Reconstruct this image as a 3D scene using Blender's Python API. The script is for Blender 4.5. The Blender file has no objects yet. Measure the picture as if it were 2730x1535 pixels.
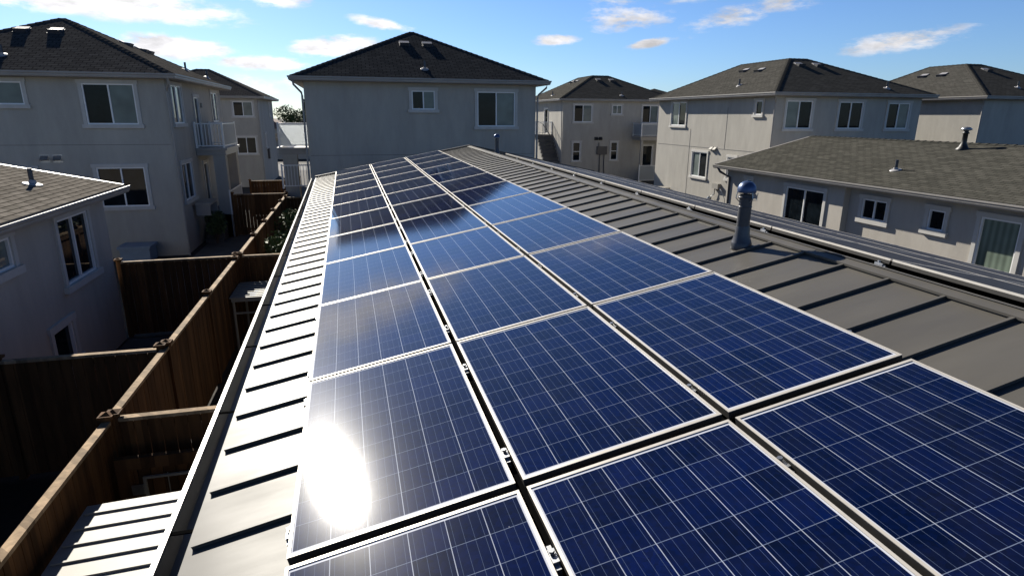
import bpy, math, random
from mathutils import Vector, Matrix
R = math.radians
SC = bpy.context.scene
COL = SC.collection

# ---------------------------------------------------------------- camera
cam = bpy.data.cameras.new('camera')
cam.sensor_width = 36.0
cam.lens = 36.0 * 1607.2 / 2730.0
cam.clip_start = 0.05
cam.clip_end = 3000
camo = bpy.data.objects.new('camera', cam)
COL.objects.link(camo)
SC.camera = camo
_yaw, _pit, _rol = R(14.66), R(15.9), R(-0.35)
_f = Vector((math.sin(_yaw)*math.cos(_pit), math.cos(_yaw)*math.cos(_pit), -math.sin(_pit)))
_r = Vector((math.cos(_yaw), -math.sin(_yaw), 0))
_d = _f.cross(_r)
_r2 = math.cos(_rol)*_r + math.sin(_rol)*_d
_d2 = -math.sin(_rol)*_r + math.cos(_rol)*_d
M = Matrix((( _r2.x, -_d2.x, -_f.x, 0.388), (_r2.y, -_d2.y, -_f.y, -2.137), (_r2.z, -_d2.z, -_f.z, 1.686), (0, 0, 0, 1)))
camo.matrix_world = M

# ---------------------------------------------------------------- light
SUN_EL, SUN_AZ = R(28.3), R(-17.0)          # azimuth measured from +Y towards +X
sun = bpy.data.lights.new('sun', 'SUN')
sun.energy = 5.0
sun.angle = R(0.55)
sun.color = (1.0, 0.94, 0.83)
suno = bpy.data.objects.new('sun', sun)
COL.objects.link(suno)
sdir = Vector((math.sin(SUN_AZ)*math.cos(SUN_EL), math.cos(SUN_AZ)*math.cos(SUN_EL), math.sin(SUN_EL)))
suno.rotation_euler = sdir.to_track_quat('Z', 'Y').to_euler()
suno.location = sdir * 60
SC.view_settings.view_transform = 'Standard'
SC.view_settings.look = 'None'
SC.view_settings.exposure = 0.90
SC.view_settings.gamma = 1.0

# ---------------------------------------------------------------- sky with clouds
W = bpy.data.worlds.new('World')
SC.world = W
W.use_nodes = True
nt = W.node_tree
for n in list(nt.nodes):
    nt.nodes.remove(n)
def N(t, tree=None, **kw):
    n = (tree or nt).nodes.new(t)
    for k, v in kw.items():
        setattr(n, k, v)
    return n
def mathn(tree, op, a, b=None, c=None, clamp=False):
    n = tree.nodes.new('ShaderNodeMath')
    n.operation = op
    n.use_clamp = clamp
    for i, v in enumerate((a, b, c)):
        if v is None:
            continue
        if isinstance(v, (int, float)):
            n.inputs[i].default_value = v
        else:
            tree.links.new(v, n.inputs[i])
    return n.outputs[0]
sky = N('ShaderNodeTexSky', sky_type='NISHITA', sun_disc=False)
sky.sun_elevation = SUN_EL
sky.sun_rotation = SUN_AZ
sky.altitude = 300
sky.air_density = 1.0
sky.dust_density = 0.3
sky.ozone_density = 2.0
tc = N('ShaderNodeTexCoord')
sep = N('ShaderNodeSeparateXYZ')
nt.links.new(tc.outputs['Generated'], sep.inputs[0])
az = mathn(nt, 'MULTIPLY', mathn(nt, 'ARCTAN2', sep.outputs[0], sep.outputs[1]), 57.29578)
el = mathn(nt, 'MULTIPLY', mathn(nt, 'ARCSINE', sep.outputs[2]), 57.29578)
comb = N('ShaderNodeCombineXYZ')
nt.links.new(mathn(nt, 'MULTIPLY', az, 0.35), comb.inputs[0])
nt.links.new(el, comb.inputs[1])
def wnoise(scale, detail, rough=0.6, z=0.0):
    n = N('ShaderNodeTexNoise')
    n.inputs['Scale'].default_value = scale
    n.inputs['Detail'].default_value = detail
    n.inputs['Roughness'].default_value = rough
    mp = N('ShaderNodeMapping')
    mp.inputs['Location'].default_value = (z, z*2, z*3)
    nt.links.new(comb.outputs[0], mp.inputs[0])
    nt.links.new(mp.outputs[0], n.inputs['Vector'])
    return n.outputs['Fac']
n1 = wnoise(0.95, 12, 0.66)
n2 = wnoise(0.9, 6, 0.6, 5.3)
# (azimuth, elevation, half width, half height, tilt, density) in degrees: the clouds near the horizon
CL = [(-18, 7.9, 12.0, 1.45, -.04, 1.35), (-30, 9.5, 14, 2.6, 0, 1.4), (-6.0, 9.2, 4.6, .95, -.05, 1.2), (3.1, 7.55, 3.2, .6, -.12, 1.2),
      (-13.0, 5.0, 5.2, 1.15, -.05, 1.5), (-1.0, 5.6, 4.8, 1.0, .1, 1.4), (-7.0, 4.1, 4.6, .75, 0, 1.3), (-9, 2.4, 8, 1.0, 0, .8),
      (24.6, 8.0, 4.2, 1.2, .05, .95), (23.2, 9.3, 2.8, 1.3, .2, .7), (33.4, 8.0, 4.6, 1.0, .16, .85), (37.6, 9.0, 4.6, 1.1, .2, .85),
      (18.5, 6.4, 2.4, .62, .0, 1.3), (26.4, 6.1, 2.3, .5, .15, 1.3), (45.6, 5.6, 5.4, .9, .1, 1.0), (30.1, 9.5, 3.0, .5, .05, .6),
      (9, 5.6, 2.0, .25, 0, .35), (-45, 8, 16, 3, 0, 1.2), (60, 12, 14, 1.6, .1, .8), (29, 6.4, 1.6, .3, .1, .5), (-10, 16, 18, 3.0, .1, 1.1), (20, 20, 12, 1.8, .2, .6)]
mask = None
for (a0, e0, hw, hh, tilt, dens) in CL:
    da = mathn(nt, 'SUBTRACT', az, a0)
    de = mathn(nt, 'SUBTRACT', mathn(nt, 'SUBTRACT', el, e0), mathn(nt, 'MULTIPLY', da, tilt))
    up = mathn(nt, 'DIVIDE', de, hh)
    q = mathn(nt, 'ADD', mathn(nt, 'POWER', mathn(nt, 'ABSOLUTE', mathn(nt, 'DIVIDE', da, hw)), 2.0),
              mathn(nt, 'POWER', mathn(nt, 'ABSOLUTE', up), 2.0))
    g = mathn(nt, 'MULTIPLY', mathn(nt, 'SUBTRACT', 1.0, q, clamp=True), dens)
    mask = g if mask is None else mathn(nt, 'MAXIMUM', mask, g)
shape = mathn(nt, 'ADD', mask, mathn(nt, 'MULTIPLY', mathn(nt, 'SUBTRACT', n1, 0.51), 3.8))
shape = mathn(nt, 'MULTIPLY', shape, mathn(nt, 'GREATER_THAN', mask, 0.001))
mr = N('ShaderNodeMapRange', interpolation_type='SMOOTHSTEP')
mr.inputs['From Min'].default_value = 0.05
mr.inputs['From Max'].default_value = 1.05
nt.links.new(shape, mr.inputs['Value'])
cover = mathn(nt, 'MULTIPLY', mr.outputs[0], mathn(nt, 'MINIMUM', mathn(nt, 'ADD', mathn(nt, 'MULTIPLY', mask, 0.8), 0.25), 1.0))
# cloud colour: sun-side clouds far brighter
sunny = N('ShaderNodeMapRange')
sunny.inputs['From Min'].default_value = 26
sunny.inputs['From Max'].default_value = -4
sunny.inputs['To Min'].default_value = 0.48
sunny.inputs['To Max'].default_value = 0.66
nt.links.new(az, sunny.inputs['Value'])
shade = N('ShaderNodeMapRange')
shade.inputs['From Min'].default_value = 0.35
shade.inputs['From Max'].default_value = 0.62
shade.inputs['To Min'].default_value = 0.66
shade.inputs['To Max'].default_value = 1.05
nt.links.new(n2, shade.inputs['Value'])
cl_v = mathn(nt, 'MULTIPLY', sunny.outputs[0], shade.outputs[0])
ccol = N('ShaderNodeVectorMath', operation='SCALE')
ccol.inputs[0].default_value = (0.97, 0.96, 0.99)
nt.links.new(cl_v, ccol.inputs['Scale'])
skys = N('ShaderNodeVectorMath', operation='MULTIPLY')
skys.inputs[1].default_value = (0.034, 0.046, 0.067)
nt.links.new(sky.outputs[0], skys.inputs[0])
deep = N('ShaderNodeMapRange', interpolation_type='SMOOTHSTEP')
deep.inputs['From Min'].default_value = 11
deep.inputs['From Max'].default_value = 48
deep.inputs['To Min'].default_value = 1.0
deep.inputs['To Max'].default_value = 0.40
nt.links.new(el, deep.inputs['Value'])
away = N('ShaderNodeMapRange', interpolation_type='SMOOTHSTEP')
away.inputs['From Min'].default_value = 60
away.inputs['From Max'].default_value = 120
away.inputs['To Min'].default_value = 1.0
away.inputs['To Max'].default_value = 0.85
nt.links.new(mathn(nt, 'ABSOLUTE', az), away.inputs['Value'])
skyd = N('ShaderNodeVectorMath', operation='SCALE')
nt.links.new(skys.outputs[0], skyd.inputs[0])
nt.links.new(mathn(nt, 'MULTIPLY', deep.outputs[0], away.outputs[0]), skyd.inputs['Scale'])
mixc = N('ShaderNodeMix', data_type='RGBA')
nt.links.new(cover, mixc.inputs[0])
nt.links.new(skyd.outputs[0], mixc.inputs[6])
nt.links.new(ccol.outputs[0], mixc.inputs[7])
bg = N('ShaderNodeBackground')
bg.inputs['Strength'].default_value = 1.0
nt.links.new(mixc.outputs[2], bg.inputs['Color'])
outw = N('ShaderNodeOutputWorld')
nt.links.new(bg.outputs[0], outw.inputs[0])

# ---------------------------------------------------------------- materials
def mat(name, col, rough=0.6, spec=0.5, metal=0.0, noise=None, bump=None, coords='Object', clear=0.0):
    m = bpy.data.materials.new(name)
    m.use_nodes = True
    t = m.node_tree
    b = t.nodes['Principled BSDF']
    b.inputs['Base Color'].default_value = (*col, 1)
    b.inputs['Roughness'].default_value = rough
    b.inputs['Metallic'].default_value = metal
    b.inputs['Specular IOR Level'].default_value = spec
    b.inputs['Coat Weight'].default_value = clear
    co = t.nodes.new('ShaderNodeTexCoord').outputs[coords]
    if noise:
        sc, amt, detail = noise
        n = t.nodes.new('ShaderNodeTexNoise')
        n.inputs['Scale'].default_value = sc
        n.inputs['Detail'].default_value = detail
        n.inputs['Roughness'].default_value = 0.65
        t.links.new(co, n.inputs['Vector'])
        r = t.nodes.new('ShaderNodeMapRange')
        r.inputs['From Min'].default_value = 0.3
        r.inputs['From Max'].default_value = 0.7
        r.inputs['To Min'].default_value = 1 - amt
        r.inputs['To Max'].default_value = 1 + amt
        t.links.new(n.outputs['Fac'], r.inputs['Value'])
        v = t.nodes.new('ShaderNodeVectorMath')
        v.operation = 'SCALE'
        v.inputs[0].default_value = col
        t.links.new(r.outputs[0], v.inputs['Scale'])
        t.links.new(v.outputs[0], b.inputs['Base Color'])
    if bump:
        sc, st, dist = bump
        n = t.nodes.new('ShaderNodeTexNoise')
        n.inputs['Scale'].default_value = sc
        n.inputs['Detail'].default_value = 5
        t.links.new(co, n.inputs['Vector'])
        bp = t.nodes.new('ShaderNodeBump')
        bp.inputs['Strength'].default_value = st
        bp.inputs['Distance'].default_value = dist
        t.links.new(n.outputs['Fac'], bp.inputs['Height'])
        t.links.new(bp.outputs[0], b.inputs['Normal'])
    return m

def stucco(name, col):
    """plaster: fine grain, weak patches and rain streaks"""
    m = mat(name, col, rough=0.9, spec=0.2)
    t = m.node_tree
    b = t.nodes['Principled BSDF']
    co = t.nodes.new('ShaderNodeTexCoord').outputs['Object']
    mp = t.nodes.new('ShaderNodeMapping')
    mp.inputs['Scale'].default_value = (1.3, 1.3, .35)
    t.links.new(co, mp.inputs[0])
    a = t.nodes.new('ShaderNodeTexNoise')
    a.inputs['Scale'].default_value = 1.1
    a.inputs['Detail'].default_value = 8
    a.inputs['Roughness'].default_value = .7
    t.links.new(mp.outputs[0], a.inputs['Vector'])
    f = t.nodes.new('ShaderNodeTexNoise')
    f.inputs['Scale'].default_value = 70
    f.inputs['Detail'].default_value = 3
    t.links.new(co, f.inputs['Vector'])
    s = mathn(t, 'ADD', mathn(t, 'MULTIPLY', mathn(t, 'SUBTRACT', a.outputs[0], .5), .62),
              mathn(t, 'MULTIPLY', mathn(t, 'SUBTRACT', f.outputs[0], .5), .25))
    v = t.nodes.new('ShaderNodeVectorMath')
    v.operation = 'SCALE'
    v.inputs[0].default_value = col
    t.links.new(mathn(t, 'ADD', s, 1.0), v.inputs['Scale'])
    t.links.new(v.outputs[0], b.inputs['Base Color'])
    bp = t.nodes.new('ShaderNodeBump')
    bp.inputs['Strength'].default_value = .35
    bp.inputs['Distance'].default_value = .01
    t.links.new(f.outputs[0], bp.inputs['Height'])
    t.links.new(bp.outputs[0], b.inputs['Normal'])
    return m

def shingle(name, c1, c2, row=0.14, w=0.32, depth=1.0, mort=.008, bump=.9):
    """three-tab asphalt shingles, UV in metres (u along the eave, v up the slope)"""
    m = bpy.data.materials.new(name)
    m.use_nodes = True
    t = m.node_tree
    b = t.nodes['Principled BSDF']
    b.inputs['Roughness'].default_value = 0.95
    b.inputs['Specular IOR Level'].default_value = 0.0
    uv = t.nodes.new('ShaderNodeTexCoord').outputs['UV']
    wob = t.nodes.new('ShaderNodeTexNoise')
    wob.inputs['Scale'].default_value = 1.6
    wob.inputs['Detail'].default_value = 4
    t.links.new(uv, wob.inputs['Vector'])
    wv = t.nodes.new('ShaderNodeVectorMath')
    wv.operation = 'MULTIPLY'
    wv.inputs[1].default_value = (0.03, 0.05, 0)
    t.links.new(wob.outputs['Color'], wv.inputs[0])
    ad = t.nodes.new('ShaderNodeVectorMath')
    ad.operation = 'ADD'
    t.links.new(uv, ad.inputs[0])
    t.links.new(wv.outputs[0], ad.inputs[1])
    br = t.nodes.new('ShaderNodeTexBrick')
    br.offset = 0.5
    br.inputs['Scale'].default_value = 1.0
    br.inputs['Brick Width'].default_value = w
    br.inputs['Row Height'].default_value = row
    br.inputs['Mortar Size'].default_value = mort
    br.inputs['Mortar Smooth'].default_value = 0.3
    br.inputs['Bias'].default_value = 0.0
    br.inputs['Color1'].default_value = (*c1, 1)
    br.inputs['Color2'].default_value = (*c2, 1)
    br.inputs['Mortar'].default_value = (c1[0]*.3, c1[1]*.3, c1[2]*.3, 1)
    t.links.new(ad.outputs[0], br.inputs['Vector'])
    ns = t.nodes.new('ShaderNodeTexNoise')
    ns.inputs['Scale'].default_value = 2.2
    ns.inputs['Detail'].default_value = 9
    ns.inputs['Roughness'].default_value = .75
    t.links.new(uv, ns.inputs['Vector'])
    sc = t.nodes.new('ShaderNodeVectorMath')
    sc.operation = 'SCALE'
    t.links.new(br.outputs['Color'], sc.inputs[0])
    t.links.new(mathn(t, 'ADD', mathn(t, 'MULTIPLY', mathn(t, 'SUBTRACT', ns.outputs[0], .5), .9), 1.0), sc.inputs['Scale'])
    t.links.new(sc.outputs[0], b.inputs['Base Color'])
    # each course is a little wedge: thick butt at the bottom
    sp = t.nodes.new('ShaderNodeSeparateXYZ')
    t.links.new(ad.outputs[0], sp.inputs[0])
    fr = mathn(t, 'FRACT', mathn(t, 'DIVIDE', sp.outputs[1], row))
    h = mathn(t, 'SUBTRACT', mathn(t, 'SUBTRACT', 1.0, fr), mathn(t, 'MULTIPLY', br.outputs['Fac'], .6))
    bp = t.nodes.new('ShaderNodeBump')
    bp.inputs['Strength'].default_value = bump
    bp.inputs['Distance'].default_value = 0.0042 * depth
    t.links.new(h, bp.inputs['Height'])
    t.links.new(bp.outputs[0], b.inputs['Normal'])
    return m

def metal_roof(name, col, rough):
    """painted sheet: dust streaks running down the slope, oil-canning"""
    m = mat(name, col, rough=rough, spec=0.24, metal=0.0)
    t = m.node_tree
    b = t.nodes['Principled BSDF']
    co = t.nodes.new('ShaderNodeTexCoord').outputs['Object']
    mp = t.nodes.new('ShaderNodeMapping')
    mp.inputs['Scale'].default_value = (.5, 2.4, .5)
    t.links.new(co, mp.inputs[0])
    a = t.nodes.new('ShaderNodeTexNoise')
    a.inputs['Scale'].default_value = 1.0
    a.inputs['Detail'].default_value = 8
    a.inputs['Roughness'].default_value = .65
    t.links.new(mp.outputs[0], a.inputs['Vector'])
    v = t.nodes.new('ShaderNodeVectorMath')
    v.operation = 'SCALE'
    v.inputs[0].default_value = col
    t.links.new(mathn(t, 'ADD', mathn(t, 'MULTIPLY', mathn(t, 'SUBTRACT', a.outputs[0], .5), .5), 1.0), v.inputs['Scale'])
    t.links.new(v.outputs[0], b.inputs['Base Color'])
    t.links.new(mathn(t, 'ADD', mathn(t, 'MULTIPLY', mathn(t, 'SUBTRACT', a.outputs[0], .5), .35), rough), b.inputs['Roughness'])
    c = t.nodes.new('ShaderNodeTexNoise')
    c.inputs['Scale'].default_value = 2.2
    c.inputs['Detail'].default_value = 1
    t.links.new(co, c.inputs['Vector'])
    bp = t.nodes.new('ShaderNodeBump')
    bp.inputs['Strength'].default_value = .35
    bp.inputs['Distance'].default_value = .02
    t.links.new(c.outputs[0], bp.inputs['Height'])
    t.links.new(bp.outputs[0], b.inputs['Normal'])
    return m

def pv_cells(name='pv_laminate', spec=.5, coat=.045, rough_=None, bump_=.18):
    """polycrystalline laminate under glass. Object coords: x in [-.4675,.4675], y in [-.79,.79] is the cell field"""
    m = bpy.data.materials.new(name)
    rough_ = GLASS_ROUGH if rough_ is None else rough_
    m.use_nodes = True
    t = m.node_tree
    b = t.nodes['Principled BSDF']
    co = t.nodes.new('ShaderNodeTexCoord').outputs['UV']
    sp = t.nodes.new('ShaderNodeSeparateXYZ')
    t.links.new(co, sp.inputs[0])
    CW, CH = CELLW, CELLH
    u = mathn(t, 'DIVIDE', mathn(t, 'ADD', sp.outputs[0], 3*CW), CW)
    v = mathn(t, 'DIVIDE', mathn(t, 'ADD', sp.outputs[1], 5*CH), CH)
    inside = mathn(t, 'MULTIPLY', mathn(t, 'LESS_THAN', mathn(t, 'ABSOLUTE', sp.outputs[0]), 3*CW-.001),
                   mathn(t, 'LESS_THAN', mathn(t, 'ABSOLUTE', sp.outputs[1]), 5*CH-.001))
    def line(coord, period_m, half_m, phase=0.0):
        f = mathn(t, 'FRACT', mathn(t, 'ADD', coord, phase))
        d = mathn(t, 'MULTIPLY', mathn(t, 'ABSOLUTE', mathn(t, 'SUBTRACT', f, .5)), period_m)   # distance from mid-cell
        return mathn(t, 'GREATER_THAN', d, period_m*.5-half_m)
    gx = line(u, CW, .0016)
    gy = line(v, CH, .0014)
    bus = line(mathn(t, 'MULTIPLY', u, 4.0), CW/4, .0008, .5)
    # colour of a cell: per-cell random plus crystalline flake pattern
    cell = t.nodes.new('ShaderNodeCombineXYZ')
    t.links.new(mathn(t, 'FLOOR', u), cell.inputs[0])
    t.links.new(mathn(t, 'FLOOR', v), cell.inputs[1])
    inf = t.nodes.new('ShaderNodeObjectInfo')
    shift = t.nodes.new('ShaderNodeVectorMath')
    shift.operation = 'ADD'
    t.links.new(co, shift.inputs[0])
    t.links.new(mathn(t, 'MULTIPLY', inf.outputs['Random'], 31.0), shift.inputs[1])
    co = shift.outputs[0]
    t.links.new(mathn(t, 'MULTIPLY', inf.outputs['Random'], 37.0), cell.inputs[2])
    wn = t.nodes.new('ShaderNodeTexWhiteNoise')
    t.links.new(cell.outputs[0], wn.inputs['Vector'])
    vo = t.nodes.new('ShaderNodeTexVoronoi')
    vo.inputs['Scale'].default_value = 55
    t.links.new(co, vo.inputs['Vector'])
    vs = t.nodes.new('ShaderNodeSeparateXYZ')
    t.links.new(vo.outputs['Color'], vs.inputs[0])
    fac = mathn(t, 'ADD', mathn(t, 'MULTIPLY', wn.outputs['Value'], .55), mathn(t, 'MULTIPLY', vs.outputs[0], .45))
    ramp = t.nodes.new('ShaderNodeMix')
    ramp.data_type = 'RGBA'
    ramp.inputs[6].default_value = (.0004, .0024, .016, 1)
    ramp.inputs[7].default_value = (.0006, .0056, .050, 1)
    t.links.new(fac, ramp.inputs[0])
    if bump_ == 0:  # far copy: grey cells stand in for the grazing reflection
        ramp.inputs[6].default_value = (.030, .030, .034, 1)
        ramp.inputs[7].default_value = (.042, .041, .046, 1)
    def mixc(fac, a, bcol):
        n = t.nodes.new('ShaderNodeMix')
        n.data_type = 'RGBA'
        t.links.new(fac, n.inputs[0])
        t.links.new(a, n.inputs[6])
        n.inputs[7].default_value = (*bcol, 1)
        return n.outputs[2]
    dim = .35 if bump_ == 0 else 1.0
    D3 = lambda q: tuple(k*dim for k in q)
    mt = t.nodes.new('ShaderNodeVectorMath')
    mt.operation = 'SCALE'
    t.links.new(ramp.outputs[2], mt.inputs[0])
    t.links.new(mathn(t, 'ADD', mathn(t, 'MULTIPLY', inf.outputs['Random'], .45), .75), mt.inputs['Scale'])
    c = mixc(bus, mt.outputs[0], D3((.055, .075, .13)))
    c = mixc(gy, c, D3((.13, .16, .23)))
    c = mixc(gx, c, D3((.32, .35, .42)))
    out = mathn(t, 'SUBTRACT', 1.0, inside)
    c = mixc(out, c, D3((.50, .52, .58)))
    # thin dust film
    du = t.nodes.new('ShaderNodeTexNoise')
    du.inputs['Scale'].default_value = 3.0
    du.inputs['Detail'].default_value = 10
    du.inputs['Roughness'].default_value = .7
    t.links.new(co, du.inputs['Vector'])
    dm = t.nodes.new('ShaderNodeMix')
    dm.data_type = 'RGBA'
    t.links.new(mathn(t, 'MULTIPLY', mathn(t, 'SUBTRACT', du.outputs[0], .40, clamp=True), .045), dm.inputs[0])
    t.links.new(c, dm.inputs[6])
    dm.inputs[7].default_value = (.35, .33, .30, 1)
    t.links.new(dm.outputs[2], b.inputs['Base Color'])
    # a few droppings and dried drops
    sv = t.nodes.new('ShaderNodeTexVoronoi')
    sv.inputs['Scale'].default_value = 5.5
    t.links.new(co, sv.inputs['Vector'])
    sz = t.nodes.new('ShaderNodeSeparateXYZ')
    t.links.new(sv.outputs['Color'], sz.inputs[0])
    spot = mathn(t, 'LESS_THAN', sv.outputs['Distance'], mathn(t, 'MULTIPLY', mathn(t, 'SUBTRACT', sz.outputs[0], .62, clamp=True), .055))
    dn = t.nodes.new('ShaderNodeMix')
    dn.data_type = 'RGBA'
    t.links.new(mathn(t, 'MULTIPLY', spot, .6), dn.inputs[0])
    t.links.new(dm.outputs[2], dn.inputs[6])
    dn.inputs[7].default_value = (.32, .33, .34, 1)
    t.links.new(dn.outputs[2], b.inputs['Base Color'])
    b.inputs['IOR'].default_value = 1.5
    b.inputs['Specular IOR Level'].default_value = spec
    b.inputs['Coat Weight'].default_value = coat
    b.inputs['Coat Roughness'].default_value = .24
    # prismatic glass: fine texture broadens the sun's reflection
    fi = t.nodes.new('ShaderNodeTexNoise')
    fi.inputs['Scale'].default_value = 240
    fi.inputs['Detail'].default_value = 4
    fi.inputs['Roughness'].default_value = .75
    t.links.new(co, fi.inputs['Vector'])
    t.links.new(mathn(t, 'ADD', mathn(t, 'MULTIPLY', du.outputs[0], .03), rough_), b.inputs['Roughness'])
    bp = t.nodes.new('ShaderNodeBump')
    bp.inputs['Strength'].default_value = bump_
    bp.inputs['Distance'].default_value = .00042
    t.links.new(fi.outputs[0], bp.inputs['Height'])
    t.links.new(bp.outputs[0], b.inputs['Normal'])
    return m

def wood(name, col):
    m = mat(name, col, rough=.85, spec=.2)
    t = m.node_tree
    b = t.nodes['Principled BSDF']
    co = t.nodes.new('ShaderNodeTexCoord').outputs['Object']
    mp = t.nodes.new('ShaderNodeMapping')
    mp.inputs['Scale'].default_value = (7, 7, .8)
    t.links.new(co, mp.inputs[0])
    a = t.nodes.new('ShaderNodeTexNoise')
    a.inputs['Scale'].default_value = 2.2
    a.inputs['Detail'].default_value = 8
    t.links.new(mp.outputs[0], a.inputs['Vector'])
    v = t.nodes.new('ShaderNodeVectorMath')
    v.operation = 'SCALE'
    v.inputs[0].default_value = col
    sx = t.nodes.new('ShaderNodeSeparateXYZ')
    t.links.new(co, sx.inputs[0])
    bd = mathn(t, 'FLOOR', mathn(t, 'DIVIDE', mathn(t, 'ADD', sx.outputs[0], sx.outputs[1]), .14))
    wn = t.nodes.new('ShaderNodeTexWhiteNoise')
    wn.noise_dimensions = '1D'
    t.links.new(bd, wn.inputs['W'])
    bt = mathn(t, 'ADD', mathn(t, 'MULTIPLY', wn.outputs['Value'], .7), .65)
    t.links.new(mathn(t, 'MULTIPLY', bt, mathn(t, 'ADD', mathn(t, 'MULTIPLY', mathn(t, 'SUBTRACT', a.outputs[0], .5), 1.4), 1.0)), v.inputs['Scale'])
    t.links.new(v.outputs[0], b.inputs['Base Color'])
    return m

CELLW, CELLH = .1545, .1575
GLASS_ROUGH = .034
M_ = {}
M_['pv'] = pv_cells()
M_['pv2'] = pv_cells('grazing_grey_pv_laminate', .02, 0.0, .4, 0.0)  # same laminate beyond the ridge, its grazing reflection put into a grey colour
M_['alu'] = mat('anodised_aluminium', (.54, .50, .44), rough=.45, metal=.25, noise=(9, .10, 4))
M_['aluside'] = mat('shade_toned_frame_side', (.035, .033, .031), rough=.7, spec=.2, noise=(9, .2, 4))  # dark colour puts the shade on the frame sides into the material
M_['steel'] = mat('galvanised_steel', (.36, .37, .38), rough=.35, metal=.8, noise=(14, .2, 4))
M_['roofmetal'] = metal_roof('painted_standing_seam', (.088, .082, .072), .50)
M_['gutter'] = mat('bronze_gutter_paint', (.06, .058, .056), rough=.4, noise=(5, .2, 4))
M_['gutrim'] = mat('pale_gutter_paint', (.42, .41, .38), rough=.4, noise=(4, .12, 4))
M_['stucco'] = stucco('grey_stucco', (.385, .365, .325))
M_['stucco2'] = stucco('warm_grey_stucco', (.42, .39, .345))
M_['trim'] = mat('pale_trim_plaster', (.50, .485, .455), rough=.8, spec=.25, noise=(3, .08, 6))
M_['fascia'] = mat('beige_gutter_paint', (.31, .29, .265), rough=.45, noise=(1.5, .1, 6))
M_['vinyl'] = mat('white_vinyl', (.78, .78, .77), rough=.4)
M_['soffit'] = mat('soffit_paint', (.36, .34, .31), rough=.8)
M_['glass'] = mat('dark_window_glass', (.006, .009, .012), rough=.02, spec=.18, noise=(2.5, .5, 3), bump=(1.2, .05, .02))
M_['blind'] = mat('window_glass_with_blind', (.15, .18, .17), rough=.04, spec=.25, noise=(1.2, .25, 2), bump=(1.2, .05, .02))
M_['curtain'] = mat('window_glass_with_curtain', (.16, .20, .16), rough=.06, spec=.4, noise=(1.0, .25, 2))
def folds(m, scale):
    t = m.node_tree
    b = t.nodes['Principled BSDF']
    co = t.nodes.new('ShaderNodeTexCoord').outputs['Object']
    sp = t.nodes.new('ShaderNodeSeparateXYZ')
    t.links.new(co, sp.inputs[0])
    u = mathn(t, 'MULTIPLY', mathn(t, 'ADD', sp.outputs[0], sp.outputs[1]), scale)
    w = mathn(t, 'ADD', mathn(t, 'MULTIPLY', mathn(t, 'SINE', u), .22), 1.0)
    v = t.nodes.new('ShaderNodeVectorMath')
    v.operation = 'SCALE'
    src = b.inputs['Base Color'].links[0].from_socket
    t.links.new(src, v.inputs[0])
    t.links.new(w, v.inputs['Scale'])
    t.links.new(v.outputs[0], b.inputs['Base Color'])
folds(M_['curtain'], 38)
M_['sh_left'] = shingle('brown_grey_shingles', (.060, .057, .054), (.084, .080, .075), row=.17, depth=1.6, mort=.014, bump=.4)
M_['sh_mid'] = shingle('charcoal_shingles', (.040, .041, .042), (.058, .058, .058), row=.17, depth=1.4, mort=.014, bump=.22)
M_['sh_right'] = shingle('olive_grey_shingles', (.058, .056, .051), (.078, .075, .068), depth=.7, bump=.12)
M_['sh_tan'] = shingle('tan_shingles', (.150, .136, .117), (.205, .185, .160), row=.155, w=.36, depth=1.3, mort=.015)
M_['sh_small'] = shingle('green_grey_shingles', (.055, .054, .047), (.084, .081, .070), row=.15, depth=1.2, mort=.010, bump=.5)
M_['flash'] = mat('pale_flashing', (.34, .33, .33), rough=.5, metal=.2)
M_['mattblack'] = mat('matt_black', (.004, .004, .004), rough=.95, spec=.0)  # for the added strips that stand in for gap shade, and gutter hangers
M_['black'] = mat('black_paint', (.015, .015, .016), rough=.5)
M_['darkgrey'] = mat('dark_grey_paint', (.05, .05, .055), rough=.45)
M_['pipe'] = mat('grey_vent_pipe', (.055, .058, .068), rough=.36, metal=.25, noise=(18, .18, 5))
M_['cap'] = mat('sky_tinted_cap', (.06, .095, .19), rough=.36, metal=.5, noise=(20, .1, 3))  # blue of the reflected sky is put into the base colour
M_['wood'] = wood('brown_fence_wood', (.095, .046, .018))
M_['woodtop'] = wood('pale_fence_rail', (.30, .215, .135))  # paler wood colour than the boards and posts
M_['white'] = mat('white_metal_paint', (.27, .255, .225), rough=.55, noise=(3, .1, 4))
M_['panel'] = mat('frosted_white_panel', (.55, .58, .60), rough=.35)
_b = M_['panel'].node_tree.nodes['Principled BSDF']
_b.inputs['Transmission Weight'].default_value = .6
_b.inputs['Roughness'].default_value = .85
M_['concrete'] = mat('yard_concrete', (.09, .088, .085), rough=.9, noise=(1.3, .3, 9))
M_['dirt'] = mat('yard_earth', (.022, .018, .014), rough=.95, noise=(.9, .5, 10), bump=(6, .6, .05))
M_['asphalt'] = mat('asphalt', (.05, .05, .052), rough=.9, noise=(3, .2, 8))
M_['leaf'] = mat('leaf_green', (.075, .105, .040), rough=.6, spec=.2, noise=(1.5, .6, 3))
M_['leafdark'] = mat('leaf_dark_green', (.030, .052, .020), rough=.8, spec=.1, noise=(.5, .6, 3))
M_['bark'] = mat('bark', (.08, .06, .045), rough=.9, noise=(8, .4, 5))
M_['bluebox'] = mat('pale_blue_plastic', (.20, .27, .36), rough=.4, noise=(3, .1, 3))
M_['door'] = mat('dark_door_paint', (.02, .02, .024), rough=.3)
M_['ceramic'] = mat('terracotta_roof', (.19, .12, .09), rough=.9, noise=(1.2, .35, 6))

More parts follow.
